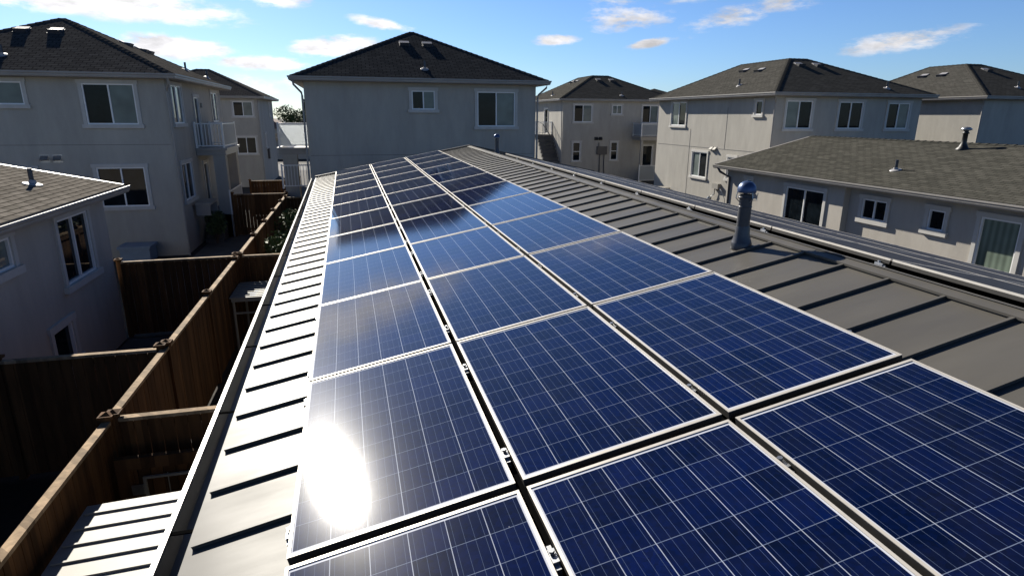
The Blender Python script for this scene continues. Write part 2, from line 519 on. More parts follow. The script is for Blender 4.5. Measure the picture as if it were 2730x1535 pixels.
# ---------------------------------------------------------------- mesh helpers
class MB:
    def __init__(s):
        s.v, s.f, s.uv, s.mi = [], [], [], []
    def quad(s, pts, uv=None, m=0):
        i = len(s.v)
        s.v += [tuple(p) for p in pts]
        s.f.append(tuple(range(i, i+len(pts))))
        s.uv.append(uv or [(0, 0)]*len(pts))
        s.mi.append(m)
    def box(s, x0, x1, y0, y1, z0, z1, m=0, T=None):
        c = [(x0, y0, z0), (x1, y0, z0), (x1, y1, z0), (x0, y1, z0), (x0, y0, z1), (x1, y0, z1), (x1, y1, z1), (x0, y1, z1)]
        if T:
            c = [T(*p) for p in c]
        i = len(s.v)
        s.v += [tuple(p) for p in c]
        for q in ((3, 2, 1, 0), (4, 5, 6, 7), (0, 1, 5, 4), (1, 2, 6, 5), (2, 3, 7, 6), (3, 0, 4, 7)):
            s.f.append(tuple(i+k for k in q))
            s.uv.append([(0, 0)]*4)
            s.mi.append(m)
    def tube(s, path, r, n=10, m=0, caps=True):
        path = [Vector(p) for p in path]
        rr = r if isinstance(r, (list, tuple)) else [r]*len(path)
        rings = []
        for k, p in enumerate(path):
            a = path[max(0, k-1)]
            b = path[min(len(path)-1, k+1)]
            d = (b-a).normalized()
            up = Vector((0, 0, 1)) if abs(d.z) < .9 else Vector((1, 0, 0))
            e1 = d.cross(up).normalized()
            e2 = d.cross(e1).normalized()
            i = len(s.v)
            for j in range(n):
                t = 2*math.pi*j/n
                s.v.append(tuple(p + e1*math.cos(t)*rr[k] + e2*math.sin(t)*rr[k]))
            rings.append(i)
        for k in range(len(rings)-1):
            for j in range(n):
                s.f.append((rings[k]+j, rings[k]+(j+1) % n, rings[k+1]+(j+1) % n, rings[k+1]+j))
                s.uv.append([(0, 0)]*4)
                s.mi.append(m)
        if caps:
            for k in (0, -1):
                s.f.append(tuple(rings[k]+j for j in range(n)))
                s.uv.append([(0, 0)]*n)
                s.mi.append(m)
    def lathe(s, base, prof, n=24, m=0, axis=Vector((0, 0, 1))):
        """prof: (radius, height) pairs up the axis"""
        base = Vector(base)
        s.tube([base + axis*(h + 1e-5*k) for k, (r, h) in enumerate(prof)], 0, n, m, False)
        i0 = len(s.v) - n*len(prof)
        e1 = axis.orthogonal().normalized()
        e2 = axis.cross(e1).normalized()
        for k, (r, h) in enumerate(prof):
            for j in range(n):
                t = 2*math.pi*j/n
                s.v[i0+k*n+j] = tuple(base + axis*h + e1*math.cos(t)*r + e2*math.sin(t)*r)
    def build(s, name, mats, parent=None, smooth=False):
        me = bpy.data.meshes.new(name)
        me.from_pydata(s.v, [], s.f)
        ul = me.uv_layers.new(name='UVMap')
        k = 0
        flat = []
        for u in s.uv:
            for c in u:
                flat += [c[0], c[1]]
        ul.data.foreach_set('uv', flat)
        for mm in (mats if isinstance(mats, (list, tuple)) else [mats]):
            me.materials.append(mm)
        me.polygons.foreach_set('material_index', s.mi)
        if smooth:
            me.polygons.foreach_set('use_smooth', [True]*len(me.polygons))
        me.update()
        o = bpy.data.objects.new(name, me)
        COL.objects.link(o)
        if parent:
            o.parent = parent
            if parent.type == 'EMPTY':
                o.matrix_parent_inverse = Matrix.Translation(-Vector(parent.location))
        return o
def thing(name, label, cat, loc=(0, 0, 0), group=None):
    o = bpy.data.objects.new(name, None)
    o.empty_display_size = .3
    COL.objects.link(o)
    o.location = loc
    o['label'] = label
    o['category'] = cat
    if group:
        o['group'] = group
    return o
def tag(o, label, cat, group=None, kind=None):
    o['label'] = label
    if cat:
        o['category'] = cat
    if group:
        o['group'] = group
    if kind:
        o['kind'] = kind
    return o
def struct(o):
    o['kind'] = 'structure'
    return o
GZ = -3.45

# ---------------------------------------------------------------- ground
g = MB()
g.quad([(-600, -300, GZ), (600, -300, GZ), (600, 900, GZ), (-600, 900, GZ)])
struct(g.build('ground', M_['dirt']))
g = MB()
for (x0, x1, y0, y1) in ((-2.3, -.2, 7, 13.2), (-5.0, -3.2, 7.4, 13.1), (-2.3, 14, 18.9, 23.6), (8.6, 15.6, -2, 23), (-5.6, -3.4, 17, 26)):
    g.quad([(x0, y0, GZ+.004), (x1, y0, GZ+.004), (x1, y1, GZ+.004), (x0, y1, GZ+.004)])
struct(g.build('concrete_patio', M_['concrete']))
g = MB()
g.quad([(-60, 60, GZ+.004), (90, 60, GZ+.004), (90, 68, GZ+.004), (-60, 68, GZ+.004)])
struct(g.build('road', M_['asphalt']))

# ---------------------------------------------------------------- wall with holes
def wall_grid(mb, O, U, Z0, Z1, width, holes, nrm, depth=.07):
    """O origin at (u=0,z=0); U unit vector; holes (u0,u1,z0,z1)"""
    us = sorted({0, width} | {h[0] for h in holes} | {h[1] for h in holes})
    zs = sorted({Z0, Z1} | {h[2] for h in holes} | {h[3] for h in holes})
    P = lambda u, z, d=0: (O[0]+U[0]*u-nrm[0]*d, O[1]+U[1]*u-nrm[1]*d, z)
    for a, b in zip(us[:-1], us[1:]):
        for c, d in zip(zs[:-1], zs[1:]):
            cu, cz = (a+b)/2, (c+d)/2
            if any(h[0] < cu < h[1] and h[2] < cz < h[3] for h in holes):
                continue
            mb.quad([P(a, c), P(b, c), P(b, d), P(a, d)])
    for (a, b, c, d) in holes:
        mb.quad([P(a, c), P(b, c), P(b, c, depth), P(a, c, depth)])
        mb.quad([P(a, d), P(b, d), P(b, d, depth), P(a, d, depth)])
        mb.quad([P(a, c), P(a, d), P(a, d, depth), P(a, c, depth)])
        mb.quad([P(b, c), P(b, d), P(b, d, depth), P(b, c, depth)])

def make_window(parent, O, U, nrm, u0, u1, z0, z1, kind='dl', door=False, sill=True, trimw=.11, plain=False):
    """opening u0..u1 x z0..z1; kind: letter per pane d dark, l blind, c curtain; '|' split vertical / 'h' horizontal sash"""
    T = lambda u, d, z: (O[0]+U[0]*u+nrm[0]*d, O[1]+U[1]*u+nrm[1]*d, z)
    f = MB()
    fw = .045
    f.box(u0, u0+fw, -.055, .012, z0, z1, T=T)
    f.box(u1-fw, u1, -.055, .012, z0, z1, T=T)
    f.box(u0+fw, u1-fw, -.055, .012, z0, z0+fw, T=T)
    f.box(u0+fw, u1-fw, -.055, .012, z1-fw, z1, T=T)
    hs = kind.startswith('h')
    kinds = kind[1:] if hs else kind
    n = len(kinds)
    if hs:
        for k in range(1, n):
            zz = z0+(z1-z0)*k/n
            f.box(u0+fw, u1-fw, -.05, .004, zz-.022, zz+.022, T=T)
    else:
        for k in range(1, n):
            uu = u0+(u1-u0)*k/n
            f.box(uu-.024, uu+.024, -.05, .004, z0+fw, z1-fw, T=T)
    w = f.build('glass_door' if door else 'window', M_['vinyl'], parent)
    for k, ch in enumerate(kinds):
        p = MB()
        if hs:
            a, b = u0+fw, u1-fw
            c = z0+(z1-z0)*k/n+.02
            d = z0+(z1-z0)*(k+1)/n-.02
        else:
            a = u0+(u1-u0)*k/n+.02
            b = u0+(u1-u0)*(k+1)/n-.02
            c, d = z0+fw, z1-fw
        dd = -.03 if k % 2 else -.042
        p.quad([T(a, dd, c), T(b, dd, c), T(b, dd, d), T(a, dd, d)])
        p.build('pane', {'d': M_['glass'], 'l': M_['blind'], 'c': M_['curtain']}[ch], w)
    if not plain:
        t = MB()
        e = .042
        t.box(u0-trimw, u0, -.01, e, z0, z1, T=T)
        t.box(u1, u1+trimw, -.01, e, z0, z1, T=T)
        t.box(u0-trimw-.03, u1+trimw+.03, -.01, e+.012, z1, z1+trimw*1.15, T=T)
        t.build('window_trim', M_['trim'], w)
        if sill and not door:
            q = MB()
            q.box(u0-trimw-.05, u1+trimw+.05, -.01, e+.045, z0-trimw*1.15, z0, T=T)
            q.build('sill', M_['trim'], w)
    return w

FACES = {}
def wall_shell(parent, x0, x1, y0, y1, z0, z1, wins, material, sides='FRLB'):
    """wins: (face, u0, u1, z0, z1, kind, opts) with u = world x (F,B) or y (R,L), outer trim dimensions"""
    mb = MB()
    spec = {'F': ((0, y0), (1, 0), (0, -1), x0, x1), 'B': ((0, y1), (1, 0), (0, 1), x0, x1),
            'L': ((x0, 0), (0, 1), (-1, 0), y0, y1), 'R': ((x1, 0), (0, 1), (1, 0), y0, y1)}
    for s in sides:
        O, U, nr, a, b = spec[s]
        OO = (O[0]+U[0]*a, O[1]+U[1]*a)
        hs = []
        for w in wins:
            if w[0] == s:
                hs.append((w[1]-a, w[2]-a, w[3], w[4]))
        wall_grid(mb, OO, U, z0, z1, b-a, hs, nr)
    mb.build('wall', material, parent)
    for w in wins:
        O, U, nr, a, b = spec[w[0]]
        make_window(parent, O, U, nr, w[1], w[2], w[3], w[4], w[5], **(w[6] if len(w) > 6 else {}))

def ring_sweep(mb, x0, x1, y0, y1, prof, m=0):
    """profile (offset outward, z) swept round a rectangle"""
    n = len(prof)
    i = len(mb.v)
    for (o, z) in prof:
        mb.v += [(x0-o, y0-o, z), (x1+o, y0-o, z), (x1+o, y1+o, z), (x0-o, y1+o, z)]
    for k in range(n):
        k2 = (k+1) % n
        for c in range(4):
            c2 = (c+1) % 4
            mb.f.append((i+k*4+c, i+k*4+c2, i+k2*4+c2, i+k2*4+c))
            mb.uv.append([(0, 0)]*4)
            mb.mi.append(m)
def line_sweep(mb, a, b, out, prof, m=0):
    """profile (offset along out, dz) swept from a to b, closed ends"""
    a, b, out = Vector(a), Vector(b), Vector(out)
    i = len(mb.v)
    n = len(prof)
    for p in (a, b):
        for (o, z) in prof:
            mb.v.append(tuple(p+out*o+Vector((0, 0, z))))
    for k in range(n):
        k2 = (k+1) % n
        mb.f.append((i+k, i+k2, i+n+k2, i+n+k))
        mb.uv.append([(0, 0)]*4)
        mb.mi.append(m)
def slope_face(mb, pts, m=0):
    """roof face: first two points are the eave; uv in metres"""
    P = [Vector(p) for p in pts]
    e = (P[1]-P[0])
    e.normalize()
    n = e.cross(P[-1]-P[0]).normalized()
    up = n.cross(e)
    off = random.random()*7
    mb.quad(pts, [((p-P[0]).dot(e)+off, (p-P[0]).dot(up)) for p in P], m)
def cap_strip(mb, a, b, n1, n2, w=.13, h=.02, m=0):
    """shingled ridge or hip cap along an edge between faces of normals n1, n2"""
    a, b = Vector(a), Vector(b)
    e = (b-a).normalized()
    d1 = n1.cross(e).normalized()
    if d1.dot(n2) > 0:
        d1 = -d1
    d2 = n2.cross(e).normalized()
    if d2.dot(n1) > 0:
        d2 = -d2
    up = (n1+n2).normalized()*h
    L = (b-a).length
    k = max(1, int(L/.28))
    for j in range(k):
        s0, s1 = a+e*L*j/k, a+e*L*(j+1)/k
        l0, l1 = up*1.35, up*.75
        mb.quad([s0+d1*w+l0, s1+d1*w+l1, s1+l1*1.3, s0+l0*1.3], [(0, 0), (.28, 0), (.28, .13), (0, .13)], m)
        mb.quad([s0+l0*1.3, s1+l1*1.3, s1+d2*w+l1, s0+d2*w+l0], [(0, 0), (.28, 0), (.28, .13), (0, .13)], m)
        mb.quad([s0+d1*w, s0+d1*w+l0, s0+l0*1.3, s0], None, m)
        mb.quad([s0, s0+l0*1.3, s0+d2*w+l0, s0+d2*w], None, m)
        mb.quad([s0+d1*w, s1+d1*w, s1+d1*w+l1, s0+d1*w+l0], None, m)
        mb.quad([s0+d2*w, s1+d2*w, s1+d2*w+l1, s0+d2*w+l0], None, m)
def nrm_of(pts):
    a, b, c = Vector(pts[0]), Vector(pts[1]), Vector(pts[2])
    n = (b-a).cross(c-a).normalized()
    return n if n.z > 0 else -n

def hip_roof(parent, x0, x1, y0, y1, ze, ov, top, zt, material, gut=True):
    """top = (tx0, tx1, ty0, ty1): the small flat or ridge the four slopes meet at"""
    X0, X1, Y0, Y1 = x0-ov, x1+ov, y0-ov, y1+ov
    tx0, tx1, ty0, ty1 = top
    mb = MB()
    A, B, C, D = (X0, Y0, ze), (X1, Y0, ze), (X1, Y1, ze), (X0, Y1, ze)
    a, b, c, d = (tx0, ty0, zt), (tx1, ty0, zt), (tx1, ty1, zt), (tx0, ty1, zt)
    F = [[A, B, b, a], [B, C, c, b], [C, D, d, c], [D, A, a, d]]
    for f in F:
        slope_face(mb, f)
    slope_face(mb, [a, b, c, d])
    nn = [nrm_of(f) for f in F]
    cap_strip(mb, A, a, nn[3], nn[0])
    cap_strip(mb, B, b, nn[0], nn[1])
    cap_strip(mb, C, c, nn[1], nn[2])
    cap_strip(mb, D, d, nn[2], nn[3])
    up = Vector((0, 0, 1))
    for (p, q, n) in ((a, b, nn[0]), (b, c, nn[1]), (c, d, nn[2]), (d, a, nn[3])):
        if (Vector(p)-Vector(q)).length > .05:
            cap_strip(mb, p, q, n, up)
    # roof deck edge
    ring_sweep(mb, X0, X1, Y0, Y1, [(0, ze), (.0, ze-.03), (-.05, ze-.03), (-.05, ze-.012)])
    r = mb.build('roof', material, parent)
    gm = MB()
    # K-style gutter on a fascia board
    prof = [(-.02, ze-.03), (-.02, ze-.17), (.06, ze-.17), (.085, ze-.12), (.085, ze-.085), (.115, ze-.05), (.115, ze-.005), (.10, ze-.005), (.10, ze-.04), (.0, ze-.06)]
    ring_sweep(gm, X0, X1, Y0, Y1, prof)
    gm.build('gutter', M_['fascia'], parent)
    sm = MB()
    sz = ze-.175
    sm.quad([(X0, Y0, sz), (X1, Y0, sz), (X1, Y1, sz), (X0, Y1, sz)])
    sm.build('soffit', M_['soffit'], parent)
    return r, nn, F

def on_slope(F, x, y):
    """z of the plane of roof face F at x, y and its normal"""
    n = nrm_of(F)
    p = Vector(F[0])
    z = p.z - (n.x*(x-p.x)+n.y*(y-p.y))/n.z
    return Vector((x, y, z)), n
def box_vent(roof, F, x, y, s=.42):
    """slant-back attic vent: dark hood with a pale front lip"""
    p, n = on_slope(F, x, y)
    down = (Vector((0, 0, -1)) - n*(-n.z)).normalized()
    side = n.cross(down)
    T = lambda a, b, c: p + side*a + down*b + n*c
    m = MB()
    h = .14
    w = s/2
    m.quad([T(-w, -w, .01), T(w, -w, .01), T(w, w, h), T(-w, w, h)])
    m.quad([T(-w, w, 0), T(w, w, 0), T(w, w, h), T(-w, w, h)])
    m.quad([T(-w, -w, .01), T(-w, w, 0), T(-w, w, h)])
    m.quad([T(w, -w, .01), T(w, w, h), T(w, w, 0)])
    m.box(-w-.03, w+.03, -w-.06, w+.03, -.01, .012, T=T)
    m.box(-w-.01, w+.01, -w-.05, -w+.16, .02, .06, m=1, T=T)
    m.build('roof_vent', [M_['darkgrey'], M_['flash']], roof)
def stack_pipe(roof, F, x, y, h=.34, r=.045):
    p, n = on_slope(F, x, y)
    m = MB()
    m.tube([p-Vector((0, 0, .05)), p+Vector((0, 0, h))], r, 12)
    m.build('vent_pipe', M_['pipe'], roof, smooth=False)
    q = MB()
    q.lathe(p+n*.012, [(.17, 0), (.16, .012), (.07, .03), (r+.006, .09)], 16, axis=n)
    q.build('pipe_flashing', M_['flash'], roof)
def downspout(parent, pts, material='fascia', r=.04):
    m = MB()
    m.tube(pts, r, 8)
    m.build('downspout', M_[material], parent)

def balcony(parent, x0, x1, y0, y1, zf, styles, posts=(), low=True, slabm='fascia', zpost=GZ):
    """styles: dict side -> 'bars' | 'panel' | None"""
    s = MB()
    s.box(x0, x1, y0, y1, zf-.30, zf-.10)
    s.box(x0-.08, x1+.08, y0-.08, y1+.08, zf-.097, zf)
    slab = s.build('balcony', M_[slabm], parent)
    def rail(side, z0, st, hh=1.0):
        m = MB()
        e = .04
        pw0 = {'F': .035, 'B': .032, 'L': .029, 'R': .026}[side]
        ends = {'F': ((x0+e, y0+e), (x1-e, y0+e)), 'B': ((x0+e, y1-e), (x1-e, y1-e)), 'L': ((x0+e, y0+e), (x0+e, y1-e)), 'R': ((x1-e, y0+e), (x1-e, y1-e))}[side]
        (ax, ay), (bx, by) = ends
        L = math.hypot(bx-ax, by-ay)
        ux, uy = (bx-ax)/L, (by-ay)/L
        T = lambda a, b, c: (ax+ux*a-uy*b, ay+uy*a+ux*b, c)
        m.box(0, L, -pw0+.004, pw0-.004, z0+hh-.05, z0+hh-.035+pw0, T=T)
        m.box(0, L, -.02, .02, z0+.07, z0+.11, T=T)
        pw = {'F': .035, 'B': .032, 'L': .029, 'R': .026}[side]
        for u in (0, L):
            m.box(u-pw, u+pw, -pw, pw, z0-.02, z0+hh+.01+pw, T=T)
        if st == 'bars':
            k = int(L/.115)
            for j in range(1, k):
                u = L*j/k
                m.box(u-.012, u+.012, -.012, .012, z0+.11, z0+hh-.05, T=T)
        r = m.build('railing', M_['vinyl'], slab)
        if st == 'panel':
            q = MB()
            q.box(.035, L-.035, -.012, .012, z0+.11, z0+hh-.05, T=T)
            q.build('railing_panel', M_['panel'], slab)
    for sd, st in styles.items():
        if st:
            rail(sd, zf, st)
    for (px, py, w, dpt) in posts:
        m = MB()
        m.box(px-w, px+w, py-dpt, py+dpt, zpost, zf-.30)
        m.build('porch_column', M_['stucco'], slab)
    return slab, rail

def big_house(name, label, x0, x1, y0, y1, ze, ov, top, zt, roofm, wins, wallm='stucco', vents=(), pipes=(), group='grey hip-roofed two-storey houses around the metal-roofed building'):
    t = thing(name, label, 'house', ((x0+x1)/2, (y0+y1)/2, GZ), group)
    wall_shell(t, x0, x1, y0, y1, GZ, ze-.175, wins, M_[wallm])
    r, nn, F = hip_roof(t, x0, x1, y0, y1, ze, ov, top, zt, M_[roofm])
    for (f, x, y) in vents:
        box_vent(r, F[f], x, y)
    for (f, x, y) in pipes:
        stack_pipe(r, F[f], x, y)
    return t, r, F
def wall_box(parent, name, a, b, c, d, e, f, material):
    m = MB()
    m.box(a, b, c, d, e, f)
    return m.build(name, M_[material], parent)
def wall_hood(parent, x, y, z, nx, ny, material='white', s=.22):
    """small dryer / range hood on a wall"""
    m = MB()
    T = lambda a, b, c: (x+nx*b-ny*a, y+ny*b+nx*a, z+c)
    w = s/2
    m.quad([T(-w, 0, .12), T(w, 0, .12), T(w, .16, -.02), T(-w, .16, -.02)])
    m.quad([T(-w, 0, -.1), T(-w, .16, -.02), T(-w, 0, .12)])
    m.quad([T(w, 0, -.1), T(w, .16, -.02), T(w, 0, .12)])
    m.quad([T(-w, .16, -.02), T(w, .16, -.02), T(w, .15, -.05), T(-w, .15, -.05)])
    m.box(-w-.03, w+.03, 0, .012, -.13, .14, T=T)
    m.build('wall_vent', M_[material], parent)

# ================================================================ our metal-roofed building
BETA = R(11.53)
CB, SB = math.cos(BETA), math.sin(BETA)
HR = -.11
def warp(s, y):
    k = .985 + .0061*y
    return 1.5+(s-1.5)*k, y*(1.02-.0028*y) - (s-1.5)*.0113*y
def RW(s, y, h=0.0):
    s, y = warp(s, y)
    return Vector((s*CB-h*SB, y, s*SB+h*CB))
SR = 3.95
def RR(d, y, h=0.0):
    """far slope, d metres beyond the ridge"""
    p = RW(SR, y, 0)
    return Vector((p.x+d*CB+h*SB, p.y, p.z-d*SB+h*CB))
def EDGE(y):
    return -.50-.0065*y
YN, YF = -4.0, 18.75
ours = thing('metal_roof_house', 'long low house whose standing-seam metal roof carries the blue solar panels', 'house', (2, 7, GZ))
m = MB()
ny = 24
ys = [YN+(YF-YN)*k/ny for k in range(ny+1)]
for a, b in zip(ys[:-1], ys[1:]):
    m.quad([RW(EDGE(a), a, HR), RW(SR, a, HR), RW(SR, b, HR), RW(EDGE(b), b, HR)])
    m.quad([RR(0, a, HR), RR(4.45, a, HR), RR(4.45, b, HR), RR(0, b, HR)])
    m.quad([RW(EDGE(a), a, HR), RW(EDGE(b), b, HR), RW(EDGE(b), b, HR-.05), RW(EDGE(a), a, HR-.05)])
k = 0
y = .42-.41*10
while y < YF-.1:
    if y > YN:
        for (lo, hi, fn) in ((EDGE(y)+.03, SR-.095, RW),):
            f0, f1 = y+.03*(lo+.5), y+.03*(hi+.5)
            T = lambda a, b, c: RW(lo+(hi-lo)*a, f0+(f1-f0)*a+b, HR+c)
            m.box(0, 1, -.006, .006, -.004, .015, T=T)
            m.box(0, 1, -.011, .009, .015, .021, T=T)
        T = lambda a, b, c: RR(.10+4.32*a, y+.14+b, HR+c)
        m.box(0, 1, -.006, .006, -.004, .015, T=T)
        m.box(0, 1, -.011, .009, .015, .021, T=T)
    y += .41
# far gable trim
for (fn, lo, hi) in ((RW, EDGE(YF), SR), (RR, 0, 4.45)):
    T = lambda a, b, c: fn(lo+(hi-lo)*a, YF+b, HR+c)
    m.box(0, 1, -.06, .012, .002, .058, T=T)
    m.box(0, 1, .012, .03, -.14, .058, T=T)
roof = m.build('roof', M_['roofmetal'], ours)
# ridge cap
m = MB()
for a, b in zip(ys[:-1], ys[1:]):
    for (fn, sg) in ((RW, 1), (RR, -1)):
        if sg == 1:
            P = lambda w, yy, h: RW(SR-w, yy, HR+h)
        else:
            P = lambda w, yy, h: RR(w, yy, HR+h)
        m.quad([P(.11, a, .027), P(0, a, .031), P(0, b, .031), P(.11, b, .027)])
        m.quad([P(.11, a, .027), P(.11, b, .027), P(.112, b, .012), P(.112, a, .012)])
        m.quad([P(.112, a, .012), P(.112, b, .012), P(.10, b, .012), P(.10, a, .012)])
        m.quad([P(.10, a, .012), P(.10, b, .012), P(.10, b, .0), P(.10, a, .0)])
m.build('ridge_cap', M_['roofmetal'], roof)
# gutter
m = MB()
prof = [(0, -.03), (.0, -.15), (.10, -.15), (.135, -.06), (.135, -.015), (.108, -.015), (.112, -.045), (.09, -.13), (.012, -.13), (.012, -.03)]
n = len(prof)
rings = []
for yy in ys:
    p = RW(EDGE(yy), yy, HR)
    i = len(m.v)
    for (o, z) in prof:
        m.v.append((p.x-o, p.y, p.z+z))
    rings.append(i)
for a, b in zip(rings[:-1], rings[1:]):
    for k in range(n):
        k2 = (k+1) % n
        m.f.append((a+k, a+k2, b+k2, b+k))
        m.uv.append([(0, 0)]*4)
        m.mi.append(1 if k in (4, 3) else 0)
m.build('gutter', [M_['gutter'], M_['gutrim']], ours)
# gutter hangers
for k, yy in enumerate([.6+1.22*j for j in range(15)]):
    p = RW(EDGE(yy), yy, HR)
    q = MB()
    q.box(p.x-.12, p.x+.0, p.y-.012, p.y+.012, p.z-.032, p.z-.026)
    q.build('gutter_hanger', M_['mattblack'], ours)
# added black strip painting shade into the gaps between the panel columns
for c in (1, 2):
    q = MB()
    for a, b in zip(ys[:-1], ys[1:]):
        if a > 18.3 or b < -2:
            continue
        q.quad([RW(c-.06, a, HR+.045), RW(c+.06, a, HR+.045), RW(c+.06, min(b, 18.2), HR+.045), RW(c-.06, min(b, 18.2), HR+.045)])
        for e in (-.06, .06):
            q.quad([RW(c+e, a, HR+.045), RW(c+e, min(b, 18.2), HR+.045), RW(c+e, min(b, 18.2), HR+.024), RW(c+e, a, HR+.024)])
    q.build('gap_shade_strip', M_['mattblack'], ours)
# walls below
wl = MB()
for a, b in zip(ys[:-1], ys[1:]):
    pa, pb = RW(EDGE(a)+.5, a, HR), RW(EDGE(b)+.5, b, HR)
    wl.quad([(pa.x, pa.y, GZ), (pb.x, pb.y, GZ), (pb.x, pb.y, pb.z-.02), (pa.x, pa.y, pa.z-.02)])
    pa, pb = RR(4.05, a, HR), RR(4.05, b, HR)
    wl.quad([(pa.x, pa.y, GZ), (pb.x, pb.y, GZ), (pb.x, pb.y, pb.z-.02), (pa.x, pa.y, pa.z-.02)])
gy = YF-.35
P0, P1, P2 = RW(EDGE(gy)+.5, gy, HR-.01), RW(SR, gy, HR-.01), RR(4.05, gy, HR-.01)
wl.quad([(P0.x, P0.y, GZ), (P2.x, P2.y, GZ), P2, P1, P0])
wl.build('wall', M_['stucco'], ours)
sf = MB()
for a, b in zip(ys[:-1], ys[1:]):
    sf.quad([RW(EDGE(a), a, HR-.05), RW(EDGE(b), b, HR-.05), RW(EDGE(b)+.51, b, HR-.05), RW(EDGE(a)+.51, a, HR-.05)])
sf.build('soffit', M_['soffit'], ours)

# vent pipe with flashing and domed cap
RN = Vector((-SB, 0, CB))
def big_vent(base, h, r, rc, label):
    base = Vector(base)
    m = MB()
    m.tube([base-Vector((0, 0, .05)), base+Vector((0, 0, h-.10))], r, 28, caps=False)
    m.lathe(base+Vector((0, 0, h-.135)), [(r+.002, 0), (r+.013, .004), (r+.013, .016), (r+.002, .020)], 28)
    m.lathe(base+Vector((0, 0, h*.62)), [(r+.0005, 0), (r+.003, .003), (r+.003, .010), (r+.0005, .013)], 28)
    p = m.build('vent_pipe', M_['pipe'], ours, smooth=True)
    p['label'] = label
    q = MB()
    q.lathe(base-RN*.01, [(r*1.62, 0), (r*1.62, .05), (r*1.55, .058), (r*1.38, .085), (r*1.15, .13), (r*1.08, .185), (r*1.0, .20)], 28)
    T = lambda a, b, c: base + Vector((CB, 0, SB))*a + Vector((0, 1, 0))*b + RN*(c)
    q.build('flashing', [M_['pipe'], M_['roofmetal']], p, smooth=True)
    c = MB()
    z = base+Vector((0, 0, h-.085))
    c.lathe(z, [(rc*.80, .0), (rc*.98, .0), (rc*1.0, .012), (rc*.99, .030), (rc*.92, .052), (rc*.75, .073), (rc*.5, .088), (rc*.22, .095), (.001, .097)], 28)
    c.build('vent_cap', M_['cap'], p, smooth=True)
    s = MB()
    for t in (0.6, 2.7, 4.8):
        x, yv = math.cos(t), math.sin(t)
        s.tube([base+Vector((x*r, yv*r, h-.16)), base+Vector((x*(r+.028), yv*(r+.028), h-.13)), base+Vector((x*rc*.93, yv*rc*.93, h-.075))], .0045, 6)
    s.tube([base+Vector((r*.9, -r*.2, h-.15)), base+Vector((r+.045, -r*.2, h-.152)), base+Vector((r+.05, -r*.2, h-.09))], .004, 6)
    s.build('cap_bracket', M_['steel'], p)
    return p
b0 = RW(3.62, 2.30, HR)
big_vent(b0, .552, .053, .077, 'stout grey vent pipe with a shiny blue domed cap')
b1 = RR(.20, 15.0, HR)
pp = big_vent(b1-Vector((0, 0, .03)), .56, .050, .085, 'slim grey vent pipe beyond the far end of the ridge')

# ---------------------------------------------------------------- solar panels
PW, PL, FR, FH = .964, 1.636, .016, .040
def panel_at(P00, P10, P11, P01, clamps, label, group, PW=PW, FR=FR, lip=.003, pv='pv', gd=.004):
    """corners of the panel pitch cell on the roof; the panel is built to fit it"""
    C0 = (P00+P10+P11+P01)/4
    ex = ((P10-P00)+(P11-P01)).normalized()
    ey = ((P01-P00)+(P11-P10)).normalized()
    ez = ex.cross(ey).normalized()
    ey2 = ez.cross(ex)
    Mx = Matrix(((ex.x, ey2.x, ez.x, C0.x), (ex.y, ey2.y, ez.y, C0.y), (ex.z, ey2.z, ez.z, C0.z), (0, 0, 0, 1)))
    Mi = Mx.inverted()
    A, B, C_, D_ = [Mi @ p for p in (P00, P10, P11, P01)]
    def T(x, y, z):
        u, v = x/1.0+.5, y/1.66+.5
        p = A*(1-u)*(1-v)+B*u*(1-v)+C_*u*v+D_*(1-u)*v
        return (p.x, p.y, z)
    root = bpy.data.objects.new('solar_panel', None)
    root.empty_display_size = .2
    COL.objects.link(root)
    root.matrix_world = Mx
    m = MB()
    w, l = PW/2, PL/2
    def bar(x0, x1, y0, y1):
        m.box(x0, x1, y0, y1, -FH, -lip, m=1, T=T)  # below the lip, dark colour stands in for shade between frames
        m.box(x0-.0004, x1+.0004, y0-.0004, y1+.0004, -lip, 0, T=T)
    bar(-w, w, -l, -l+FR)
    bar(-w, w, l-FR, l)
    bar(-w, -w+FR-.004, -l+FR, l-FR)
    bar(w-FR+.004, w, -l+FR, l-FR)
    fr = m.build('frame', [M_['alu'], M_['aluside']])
    fr.parent = root
    g = MB()
    q = [(-w+FR-.004, -l+FR), (w-FR+.004, -l+FR), (w-FR+.004, l-FR), (-w+FR-.004, l-FR)]
    g.quad([T(x, y, -gd) for x, y in q], q)
    ge = g.build('cell_glass', M_[pv])
    ge.parent = root
    for (cx, cy, cz) in clamps:
        d = clampo.copy()
        COL.objects.link(d)
        d.parent = root
        p = T(cx, cy, cz)
        d.location = p
    root['label'] = label
    root['category'] = 'solar panel'
    root['group'] = group
    return root
def clamp_mesh():
    """mid clamp: block on the seam, strut and bolt"""
    m = MB()
    m.box(-.014, .014, -.035, .035, -.052, -.018)
    m.box(-.010, .010, -.06, -.030, -.060, -.030)
    m.tube([(0, .012, -.03), (0, .012, -.006)], .007, 8)
    m.tube([(0, .012, -.012), (0, .012, -.004)], .012, 6)
    m.box(-.012, .012, .05, .075, -.055, -.038)
    o = m.build('mounting_clamp', M_['steel'])
    return o
clampo = clamp_mesh()
ORD = ['nearest', 'second', 'third', 'fourth', 'fifth', 'sixth', 'seventh', 'eighth', 'ninth', 'tenth', 'eleventh', 'farthest']
COLN = ['gutter-side column', 'middle column', 'ridge-side column']
rng = random.Random(4)
